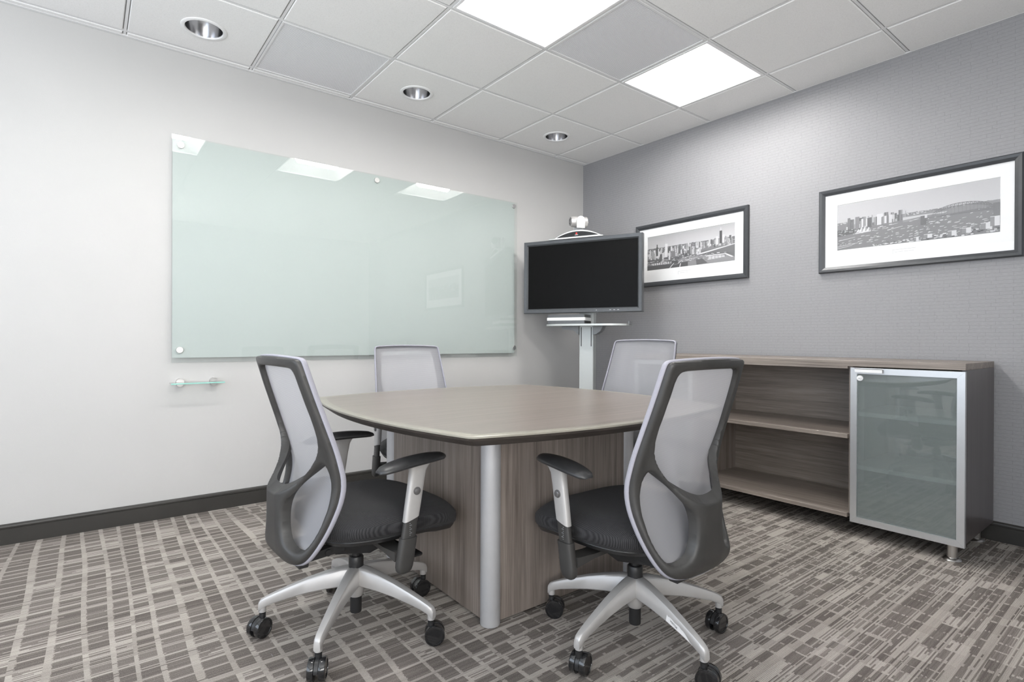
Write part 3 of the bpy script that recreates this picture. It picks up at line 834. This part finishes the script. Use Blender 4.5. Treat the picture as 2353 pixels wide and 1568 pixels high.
for a, c in ((.235, .247), (.265, .277), (.295, .307), (.13, .137)): MB().box(.0055, .0065, a, c, TZ0+.016, TZ0+.0185).build('control_mark', M['white'], t, smooth=0)
t['_'] = 0; del t['_']

t = tv_frame('tv_cart', 'light grey upright television cart with a tray, behind the table', 'tv cart')
cxl = -.175
b = MB().box(cxl-.035, cxl+.035, -.058, .058, .07, 1.34, .004); b.build('column', M['lgrey'], t, smooth=0)
for s in (-1, 1): MB().box(cxl+.0352, cxl+.0362, s*.038, s*.044, .94, 1.09).build('slot', M['ink'], t, smooth=0)
b = MB().box(cxl-.075, cxl-.035, -.03, .045, .07, 1.62, .003); b.build('rear_channel', M['grey'], t, smooth=0)
b = MB().box(cxl-.035, -.101, -.20, .20, 1.38, 1.62, .004); b.build('screen_mount', M['black'], t, smooth=0)
# tray: thin sheet, bowed front, hooked right end
b = MB(); N = 20; up = []; 
for k in range(N+1):
    u = -1+2*k/N; yy = .02+.325*u
    up.append((yy, cxl+.06+.165*math.sqrt(max(0, 1-(u*.97)**4))))
pts = [(p[1], p[0]) for p in up]+[(cxl-.02, .345), (cxl-.02, -.305)]
b.prism(pts, 1.098, 1.112, 'z'); b.build('tray', M['lgrey'], t, smooth=30)
b = MB()
prof = [(-.20, 1.097), (-.20, 1.075), (-.10, 1.065), (-.06, 1.03), (-.058, 1.097)]
b.prism(prof, cxl+.0, cxl+.05, 'x'); prof = [(-p[0], p[1]) for p in prof]; 
b.prism([(.058, 1.097), (.058, 1.03), (.085, 1.035), (.12, 1.06), (.14, 1.097)], cxl-.03, cxl+.05, 'x')
b.build('tray_bracket', M['grey'], t, smooth=0)
b = MB().box(cxl-.02, cxl+.06, .340, .350, 1.105, 1.135, .002); b.build('cable_hook', M['grey'], t, smooth=0)
b = MB(); b.box(cxl-.22, cxl+.30, -.03, .03, .06, .085, .004)
for s in (-1, 1): b.box(cxl-.20, cxl-.15, s*.03, s*.28, .06, .085, .004).box(cxl+.22, cxl+.27, s*.03, s*.28, .06, .085, .004)
b.build('cart_base', M['lgrey'], t, smooth=0)
for xx in (cxl-.175, cxl+.245):
    for yy in (-.26, .26): MB().lathe([(.028, -.012), (.03, -.008), (.03, .008), (.028, .012)], (xx, yy, .030), 20, 'y').build('caster_wheel', M['black'], t, smooth=30)

t = tv_frame('video_codec', 'flat dark grey video conferencing box with a white band on the cart tray', 'video conferencing unit')
by0, by1, bx_0, bx_1 = -.265, .04, cxl+.045, cxl+.185
MB().box(bx_0, bx_1, by0, by1, 1.1125, 1.185, .003).build('case', M['dgrey'], t, smooth=0)
b = MB().box(bx_1-.02, bx_1+.004, by0-.004, by1+.004, 1.138, 1.162, .003); b.box(bx_0, bx_1-.02, by1, by1+.004, 1.138, 1.162); b.box(bx_0, bx_1-.02, by0-.004, by0, 1.138, 1.162); b.build('white_band', M['white'], t, smooth=0)
MB().box(bx_0+.01, bx_1-.01, by1+.0042, by1+.0047, 1.118, 1.134).build('port_panel', M['ink'], t, smooth=0)

t = tv_frame('conference_camera', 'silver pan tilt conference camera with an arched base on top of the television', 'camera')
zt = TZ1; yc = -.02
b = MB(); N = 24
arc = [(yc+.20*u, zt+.0005+.060*(1-u*u)) for u in [-1+2*k/N for k in range(N+1)]]
inner = [(yc+.17*u, zt+.012+.038*(1-u*u)) for u in [-1+2*k/N for k in range(N+1)]]
b.prism(arc[::-1]+[(yc-.20, zt+.0005)], -.055, .010, 'x'); b.build('arched_base', M['white'], t, smooth=30)
b = MB(); b.prism(inner[::-1]+[(yc-.17, zt+.011)], .0101, .0112, 'x'); b.build('sensor_window', M['blackg'], t, smooth=0)
b = MB(); b.lathe([(.0072, 0), (.0072, .0006), (0, .0006)], (.0113, yc-.006, zt+.034), 20, 'x'); b.build('red_badge', M['red'], t, smooth=0)
MB().box(.0113, .0118, yc-.019, yc+.007, zt+.0215, zt+.0245).build('white_badge_bar', M['white'], t, smooth=0)
b = MB().box(-.01, .006, yc-.24, yc+.20, zt+.0005, zt+.009, .002); b.build('clamp_bar', M['lgrey'], t, smooth=0)
z0 = zt+.060
b = MB().box(-.045, -.005, yc-.03, yc+.03, z0-.001, z0+.014, .003); b.build('swivel', M['grey'], t, smooth=0)
yaw = math.radians(-52); ca, sa = math.cos(yaw), math.sin(yaw)
KC = 1.18
def rotp(p): return (-.025+KC*(p[0]*ca-p[1]*sa), yc+KC*(p[0]*sa+p[1]*ca), z0+.005+KC*(p[2]-z0-.005))
def rb(b):
    b.v = [rotp(v) for v in b.v]; return b
zc = z0+.058
for s in (-1, 1):
    b = MB(); pts = [(-.026, z0+.012), (.026, z0+.012)]+[(.027*math.cos(a), zc+.030*math.sin(a)) for a in [PI*k/12 for k in range(13)]]
    b.prism(pts, s*.034, s*.044, 'y'); rb(b).build('yoke', M['white'], t, smooth=40)
b = MB(); b.lathe([(.026, -.055), (.033, -.050), (.035, -.02), (.035, .02), (.033, .055), (.030, .058)], (0, 0, zc), 28, 'x'); b.v = [(v[0]+.0, v[1]*.92, v[2]) for v in b.v]; rb(b).build('camera_body', M['silver'], t, smooth=40)
b = MB(); b.lathe([(.027, .0582), (.027, .0600), (.018, .0600), (.018, .0585), (0, .0585)], (0, 0, zc), 28, 'x'); rb(b).build('lens', M['lens'], t, smooth=30)

# ------------------------------------------------------------------ office chair
def sdf_poly(P, X, Z):
    P = np.array(P); Q = np.roll(P, -1, 0)
    d = np.full(X.shape, 1e9); inside = np.zeros(X.shape, bool)
    for (ax, az), (bx_, bz) in zip(P, Q):
        ex, ez = bx_-ax, bz-az; wx, wz = X-ax, Z-az
        k = np.clip((wx*ex+wz*ez)/(ex*ex+ez*ez+1e-12), 0, 1)
        d = np.minimum(d, (wx-ex*k)**2+(wz-ez*k)**2)
        c = ((az <= Z) & (bz > Z)) | ((bz <= Z) & (az > Z))
        with np.errstate(divide='ignore', invalid='ignore'): xi = ax+(Z-az)*ex/(ez if ez != 0 else 1e-12)
        inside ^= c & (X < xi)
    return np.where(inside, -1, 1)*np.sqrt(d)
def chaikin(P, n=2):
    for _ in range(n):
        Q = []
        for i in range(len(P)):
            a, c = P[i], P[(i+1) % len(P)]
            Q += [(a[0]*.75+c[0]*.25, a[1]*.75+c[1]*.25), (a[0]*.25+c[0]*.75, a[1]*.25+c[1]*.75)]
        P = Q
    return P
def sym(h): return h+[(-x, z) for x, z in h[::-1] if x > 0]
HALF = [(0, .936), (.10, .934), (.170, .931), (.188, .928), (.1935, .922), (.196, .910), (.202, .83), (.208, .74), (.216, .65), (.221, .575), (.219, .51), (.208, .44),
        (.189, .378), (.170, .340), (.148, .318), (.115, .306), (.06, .300), (0, .298)]
OUT = chaikin(sym(HALF), 2)
TOPH = [(0, .905), (.09, .904), (.140, .902), (.156, .893), (.162, .872), (.167, .80), (.172, .745), (.173, .70), (.166, .655), (.150, .622), (.125, .592), (.098, .568), (.068, .547), (.035, .535), (0, .531)]
TOPO = chaikin(sym(TOPH), 2)
TEAR = [(.160, .609), (.176, .613), (.187, .585), (.193, .54), (.193, .485), (.188, .435), (.176, .390), (.162, .362), (.138, .350), (.111, .353), (.084, .370), (.068, .405), (.064, .45), (.069, .49), (.083, .525), (.112, .562), (.140, .590)]
TEAR = chaikin(TEAR, 2)
TEARL = [(-x, z) for x, z in TEAR]
ZK = [.26, .33, .41, .50, .56, .65, .74, .83, .93, .96]
FK = [-.235, -.214, -.180, -.150, -.143, -.163, -.192, -.222, -.252, -.260]
def Fz(z):
    # smooth interpolation
    c = np.interp(z, ZK, FK); return (c+np.interp(np.asarray(z)-.02, ZK, FK)+np.interp(np.asarray(z)+.02, ZK, FK))/3
def sstep(a, c, v): k = np.clip((v-a)/(c-a), 0, 1); return k*k*(3-2*k)
def Msurf(x, z): return Fz(z)-.026*(1-np.minimum(1, (np.asarray(x)/.225)**2))
def Rear(x, z):
    x = np.abs(np.asarray(x)); z = np.asarray(z); Mx = Msurf(x, z)
    lo_ = sstep(.43, .35, z)
    xa = .038+.006*lo_; xb_ = .188
    g = 1-np.clip((x-xa)/(xb_-xa), 0, 1); g = g*g*(3-2*g)*.75+g*.25
    k = 1-sstep(.64, .74, z)
    tgt = -.284+.010*sstep(.36, .30, z)
    dep = np.minimum(Mx-.020, Mx-.020-(Mx-.020-tgt)*g*k)
    return dep+(1-sstep(.296, .335, z))*.014
def region(f, xs_, zs_):
    nx, nz = len(xs_), len(zs_); X, Z = np.meshgrid(xs_, zs_, indexing='ij'); Fv_ = f(X, Z)
    V = []; key = {}; faces = []
    def vid(k, p):
        if k not in key: key[k] = len(V); V.append(p)
        return key[k]
    for i in range(nx-1):
        for j in range(nz-1):
            cs = [(i, j), (i+1, j), (i+1, j+1), (i, j+1)]; fv = [Fv_[c] for c in cs]
            if min(fv) >= 0: continue
            poly = []
            for a in range(4):
                c0, c1 = cs[a], cs[(a+1) % 4]; f0, f1 = fv[a], fv[(a+1) % 4]
                if f0 < 0: poly.append(vid(c0, (xs_[c0[0]], zs_[c0[1]])))
                if (f0 < 0) != (f1 < 0):
                    k = f0/(f0-f1); p = (xs_[c0[0]]+(xs_[c1[0]]-xs_[c0[0]])*k, zs_[c0[1]]+(zs_[c1[1]]-zs_[c0[1]])*k)
                    poly.append(vid((min(c0, c1), max(c0, c1)), p))
            if len(poly) >= 3: faces.append(poly)
    return V, faces
def boundary(faces):
    cnt = {}
    for f in faces:
        for a in range(len(f)):
            e = (f[a], f[(a+1) % len(f)]); k = (min(e), max(e))
            cnt[k] = None if k in cnt else e
    return [e for e in cnt.values() if e]
XS = np.linspace(-.243, .243, 97); ZS = np.linspace(.262, .950, 129)
def f_frame(X, Z):
    return np.maximum.reduce([sdf_poly(OUT, X, Z)+.0005, -sdf_poly(TOPO, X, Z), -sdf_poly(TEAR, X, Z), -sdf_poly(TEARL, X, Z)])
V2, F2 = region(f_frame, XS, ZS)
A2 = np.array(V2); dd = -f_frame(A2[:, 0], A2[:, 1])
r_ = .009; kk = np.clip(dd/r_, 0, 1); rnd_ = r_*.8*(1-np.sqrt(1-(1-kk)**2))
yf = np.minimum(Msurf(A2[:, 0], A2[:, 1])-.0015, Rear(A2[:, 0], A2[:, 1])+.032); yb_ = Rear(A2[:, 0], A2[:, 1])+rnd_
nV = len(V2)
ax_ = np.abs(A2[:, 0]); az_ = A2[:, 1]
rx_ = A2[:, 0]
rz_ = az_-.020*sstep(.47, .545, az_)*(1-sstep(.60, .70, az_))*(1-sstep(.09, .17, ax_))
frame_v = [(x, y, z) for (x, z), y in zip(V2, yf)]+list(zip(rx_, yb_, rz_))
frame_f = [list(f) for f in F2]+[[i+nV for i in f[::-1]] for f in F2]
frame_f += [[e[0], e[0]+nV, e[1]+nV, e[1]] for e in boundary(F2)]
XM = np.linspace(-.243, .243, 61); ZM = np.linspace(.262, .950, 81)
Vm, Fm = region(lambda X, Z: sdf_poly(OUT, X, Z)+.001, XM, ZM)
Am = np.array(Vm); ym = Msurf(Am[:, 0], Am[:, 1])+.0005

def copy_tree(o, parent=None):
    c = o.copy(); COL.objects.link(c); c.parent = parent
    for ch in list(o.children): copy_tree(ch, c)
    return c

UPPER = ('moulded_mark', 'back_frame', 'back_mesh', 'mesh_edge', 'seat_cushion', 'seat_pan', 'mechanism', 'armrest')
def make_chair():
    t = thing('office_chair', 'x', 'office chair', (0, 0, 0), 0, 'mesh back office chairs around the table')
    MB().add(frame_v, frame_f).build('back_frame', M['plastic'], t, smooth=48)
    MB().add([(x, y, z) for (x, z), y in zip(Vm, ym)], Fm).build('back_mesh', M['meshb'], t, smooth=180)
    # fabric roll round the edge of the back
    P = OUT; n = len(P); rs = []
    for i in range(n):
        p = P[i]; a = P[i-1]; c = P[(i+1) % n]; tx, tz = c[0]-a[0], c[1]-a[1]; L = math.hypot(tx, tz); nx_, nz_ = tz/L, -tx/L
        y0 = float(Msurf(p[0], p[1]))
        ring = []
        for q in range(10):
            an = 2*PI*q/10; u = .0042*math.cos(an); v = .0085*math.sin(an)
            ring.append((p[0]+nx_*(u-.001), y0+.004+v, p[1]+nz_*(u-.001)))
        rs.append(ring)
    rs.append(rs[0])
    MB().rings(rs, cap=False).build('mesh_edge', M['trimf'], t, smooth=60)
    mw_ = Matrix(((1, 0, 0, .012), (0, 0, -1, float(Rear(.012, .335))-.0012), (0, 1, 0, .335), (0, 0, 0, 1)))
    text_mesh('moulded_mark', '925', .012, M['grey'], t, mw_)
    # seat cushion
    b = MB(); NA = 56; NR = 14; rows = []
    def plan(a, r):
        ca_, sa_ = math.cos(a), math.sin(a); e = 2/4.0
        x = .248*math.copysign(abs(ca_)**e, ca_); y = .250*math.copysign(abs(sa_)**e, sa_)
        x *= 1-.05*max(0, y/.25)**2-.12*max(0, -y/.25)**2
        y += -.02*(x/.248)**2*(1 if y > 0 else 0)
        return x*r, y*r+.078
    def topz(x, y, r):
        z = .450+.006*(abs(x)/.25)**2-.030*max(0, (y-.10)/.20)**2
        return z-.045*(r**7)-.004*(1-(min(1, abs(x)/.25))**2)
    for k in range(NR+1):
        r = (k/NR)**.8; rows.append([(*plan(2*PI*j/NA, max(r, .02)), topz(*plan(2*PI*j/NA, r), r)) for j in range(NA)])
    for r, dz in ((1.006, -.060), (1.0, -.076), (.965, -.088)):
        rows.append([(plan(2*PI*j/NA, r)[0], plan(2*PI*j/NA, r)[1], topz(*plan(2*PI*j/NA, 1), 0)+dz) for j in range(NA)])
    b.rings(rows); b.build('seat_cushion', M['seat'], t, smooth=70)
    b = MB(); rows = []
    for r, dz in ((.95, -.080), (.97, -.090), (.93, -.104), (.75, -.118), (.3, -.122)):
        rows.append([(plan(2*PI*j/NA, r)[0], plan(2*PI*j/NA, r)[1], topz(*plan(2*PI*j/NA, 1), 0)+dz) for j in range(NA)])
    b.rings(rows); b.build('seat_pan', M['black'], t, smooth=40)
    b = MB()
    b.rings([[(-.060, -.10, .285), (.060, -.10, .285), (.075, -.10, .335), (-.075, -.10, .335)], [(-.065, .02, .262), (.065, .02, .262), (.085, .02, .335), (-.085, .02, .335)],
             [(-.055, .13, .285), (.055, .13, .285), (.075, .13, .335), (-.075, .13, .335)]])
    for s in (-1, 1):       # carrier arms back to the frame
        b.rings([[(s*.055, -.08, .300), (s*.085, -.08, .300), (s*.085, -.08, .330), (s*.055, -.08, .330)], [(s*.050, -.205, .292), (s*.085, -.205, .292), (s*.085, -.205, .312), (s*.050, -.205, .312)]])
        b.lathe([(.0, -.004), (.010, -.004), (.010, .004), (0, .004)], (s*.088, -.135, .308), 16, 'x')
    b.box(-.10, .10, -.232, -.200, .283, .297, .003)
    mech = b.build('mechanism', M['black'], t, smooth=30)
    b = MB(); b.tube([(.07, .085, .300), (.15, .10, .292), (.185, .105, .288)], .005, 10); b.box(.165, .235, .085, .125, .278, .290, .004)
    b.build('height_lever', M['blackg'], mech, smooth=30)
    b = MB(); b.tube([(-.07, .085, .300), (-.15, .10, .292), (-.185, .105, .288)], .005, 10); b.box(-.235, -.165, .085, .125, .278, .290, .004)
    b.build('tilt_lever', M['blackg'], mech, smooth=30)
    b = MB(); b.lathe([(.026, 0), (.030, .006), (.030, .028), (.024, .034)], (0, .175, .300), 24); b.build('tension_knob', M['black'], mech, smooth=30)
    # arms
    for s in (-1, 1):
        def yy(z): return .024+(z-.27)*.16
        X0 = .284
        b = MB()
        b.rings([[(s*.06, -.005, .318), (s*.06, .055, .318), (s*.06, .055, .330), (s*.06, -.005, .330)], [(s*.20, -.002, .312), (s*.20, .052, .312), (s*.20, .052, .326), (s*.20, -.002, .326)],
                 [(s*.272, .000, .300), (s*.272, .052, .300), (s*.272, .052, .330), (s*.272, .000, .330)]])
        # boot, rounded at the bottom
        def ringz(z, wy, wx, yc_, xc, n=20):
            return [(s*(xc+wx*math.copysign(abs(math.cos(a))**.55, math.cos(a))), yc_+wy*math.copysign(abs(math.sin(a))**.55, math.sin(a)), z) for a in [2*PI*q/n for q in range(n)]]
        rr_ = []
        for z, k in ((.263, .30), (.266, .58), (.273, .82), (.285, .96), (.300, 1.0), (.372, .97)): rr_.append(ringz(z, .0285*k, .016*min(1, k+.15), yy(z), X0))
        b.rings(rr_)
        b.rings([ringz(.370, .0235, .0105, yy(.370), X0), ringz(.45, .0235, .0105, yy(.45), X0)])
        arm = b.build('armrest', M['black'] if False else M['plastic'], t, smooth=40)
        b = MB(); rr_ = []
        for z, wy, wx in ((.428, .0262, .0135), (.47, .0262, .0135), (.54, .0265, .014), (.575, .0275, .0155), (.590, .033, .020), (.600, .040, .026)):
            ring = ringz(z, wy, wx, yy(z), X0)
            if z == .428: ring = [(p[0], p[1], p[2]+(p[1]-yy(z))*.28) for p in ring]
            rr_.append(ring)
        b.rings(rr_); b.build('arm_sleeve', M['silver'], arm, smooth=40)
        b = MB(); b.lathe([(.0125, 0), (.0125, s*.0015), (.0095, s*.002), (.0095, s*.0055), (.0075, s*.0065), (0, s*.0065)], (s*(X0+.0138), yy(.515), .515), 24, 'x')
        b.build('height_button', M['steel_dark'], arm, smooth=40)
        b = MB()
        for k in range(7): b.box(s*(X0+.0103), s*(X0+.0112), yy(.39)-.004, yy(.39)+.004*(1 if k % 2 else -.2), .380+.006*k, .3812+.006*k)
        b.build('height_scale', M['grey'], arm, smooth=0)
        # pad: long curved, drooping at both ends
        b = MB(); NP = 16; rr_ = []
        for k in range(NP+1):
            u = -1+2*k/NP; y = .058+.130*u
            wid = .042*(1-abs(u)**3.2*.45)*(1 if u < 0 else 1-.12*u); th = .0135*(1-.35*abs(u)**3)
            if k in (0, NP): wid *= .72; th *= .55
            z = .610-.008*u*u+.004*u-(.003*max(0, -u)**2); xc = X0-.004-.022*u+.006*(1-u*u)
            ring = []
            for q in range(20):
                a = 2*PI*q/20; cx_ = math.copysign(abs(math.cos(a))**.72, math.cos(a)); cz_ = math.copysign(abs(math.sin(a))**.85, math.sin(a))
                ring.append((s*(xc+wid*cx_), y, z+th*cz_-(.004*cx_*cx_)))
            rr_.append(ring)
        b.rings(rr_); b.build('arm_pad', M['pad'], arm, smooth=60)
    # lift and base
    b = MB(); b.lathe([(.0185, .046), (.0195, .050), (.0195, .105), (.0140, .105), (.0140, .200), (.0245, .200), (.0250, .204), (.0250, .236), (.0225, .240), (.0140, .241), (.0135, .262), (.0135, .340)], n=28)
    b.build('gas_lift', M['black'], t, smooth=35)
    b = MB(); b.lathe([(.0215, .102), (.0250, .106), (.0285, .128), (.0285, .150), (.034, .170), (.034, .196), (.031, .202), (.026, .2035)], n=36)
    b.build('base_hub', M['silver'], t, smooth=40)
    global stations_
    stations = stations_ = [(.024, .205, .060, .0235), (.050, .2035, .062, .0215), (.10, .193, .055, .0195), (.16, .176, .046, .0175), (.22, .155, .037, .0155), (.265, .138, .031, .0140), (.292, .1265, .030, .0130), (.306, .119, .034, .0120), (.312, .110, .028, .0105)]
    b = MB(); rs = []
    for r, zt_, hgt, hwid in stations:
        zb = zt_-hgt
        rs.append([(-hwid, r, zb+.004), (-hwid*.8, r, zb), (hwid*.8, r, zb), (hwid, r, zb+.004), (hwid*.92, r, zt_-.007), (hwid*.70, r, zt_-.0012), (hwid*.35, r, zt_), (-hwid*.35, r, zt_), (-hwid*.70, r, zt_-.0012), (-hwid*.92, r, zt_-.007)])
    b.rings(rs)
    b.lathe([(.0115, .078), (.0115, .102)], (0, .3005, 0), 20)
    leg = b.build('leg', M['silver'], t, smooth=42)
    for k in range(1, 5): c = leg.copy(); COL.objects.link(c); c.parent = t
    # caster: origin under the stem
    R = .0325
    b = MB(); hood = [(R*.93*math.cos(a), R+R*.93*math.sin(a)) for a in [math.radians(-20+200*k/16) for k in range(17)]]
    b.prism([(p[0]-.012, p[1]) for p in hood], -.006, .006, 'x' if False else 'y')
    b.lathe([(.0105, .034), (.0105, .074), (.0065, .076), (.0065, .083)], (0, 0, 0), 18)
    cs = b.build('caster', M['black'], t, smooth=35)
    for s in (-1, 1):
        b = MB(); b.lathe([(R*.75, s*.0065), (R*.985, s*.0075), (R, s*.010), (R, s*.0215), (R*.965, s*.0245), (R*.80, s*.0255), (R*.78, s*.0235), (0, s*.0235)], (-.012, 0, R), 32, 'y')
        b.build('wheel', M['blackg'], cs, smooth=40)
    for k in range(1, 5): copy_tree(cs, t)
    return t
M['steel_dark'] = simple('button_grey', (.16, .155, .155), .3, .4, noise=.03)

def kids(t, base): return [c for c in t.children if c.name.split('.')[0] == base]
def place_chair(t, x, y, head, lift, baseang, spins, label):
    """head: direction the chair faces, degrees; baseang: direction of first base leg, degrees"""
    t['label'] = label
    t.location = (x, y, 0); t.rotation_euler = (0, 0, math.radians(head-90))
    for c in t.children:
        if c.name.split('.')[0] in UPPER: c.location.z = lift
    for k, c in enumerate(kids(t, 'leg')): c.rotation_euler = (0, 0, math.radians(baseang+72*k-head))
    for k, c in enumerate(kids(t, 'caster')):
        a = math.radians(baseang+72*k-head+90); c.location = (.3005*math.cos(a), .3005*math.sin(a), 0)
        c.rotation_euler = (0, 0, math.radians(spins[k]-(head-90)))
proto = make_chair()
ch2, ch3, ch4 = copy_tree(proto), copy_tree(proto), copy_tree(proto)
place_chair(proto, -2.835, -1.718, 2.8, 0, 11.5, (0, 60, 30, 60, 150), 'near left office chair seen from behind, in front of the white wall')
place_chair(ch2, -2.129, -2.359, 91.0, 0, 43, (50, 130, 200, 110, 0), 'near right office chair with a white VISITOR sticker on a base leg')
place_chair(ch3, -2.11, -.885, 265, .016, 20, (0, 40, 80, 120, 200), 'far left office chair behind the table, below the glass board')
place_chair(ch4, -1.35, -1.60, 186, .055, 0, (10, 140, 80, 220, 200), 'far right office chair tucked in between the table and the credenza')

# visitor sticker on the near right chair's leg
legs2 = kids(ch2, 'leg'); sl = legs2[3]
def leg_at(r):
    R_ = [q[0] for q in stations_]
    return [float(np.interp(r, R_, [q[i] for q in stations_])) for i in (1, 2, 3)]
b = MB(); vs = []; N = 12
for k in range(N+1):
    r = .165+.105*k/N; zt_, hg, hw_ = leg_at(r); lo2 = zt_-hg+.0045
    frac = .62-.10*math.sin(k*1.9)*.5-(.0 if k < 9 else .16*(k-8)); frac = max(.06, frac)
    vs += [(hw_+.0005, r, lo2), (hw_*(1-.08*frac)+.0007, r+(.004 if k == 0 else 0), lo2+(hg-.0115)*frac)]
b.add(vs, [(2*k, 2*k+2, 2*k+3, 2*k+1) for k in range(N)])
STK = b.build('visitor_sticker', M['paper'], sl, smooth=0, normals=False)
STK['label'] = 'torn white paper sticker reading VISITOR'
zt_, hg, hw_ = leg_at(.198); sl_ = math.atan2(.021, .06)
mw = Matrix(((0, 0, 1, hw_+.0012), (math.cos(sl_), math.sin(sl_), 0, .198), (-math.sin(sl_), math.cos(sl_), 0, zt_-hg+.014), (0, 0, 0, 1)))
tm = text_mesh('visitor_lettering', 'VISITOR', .0088, M['ink'], sl, mw)
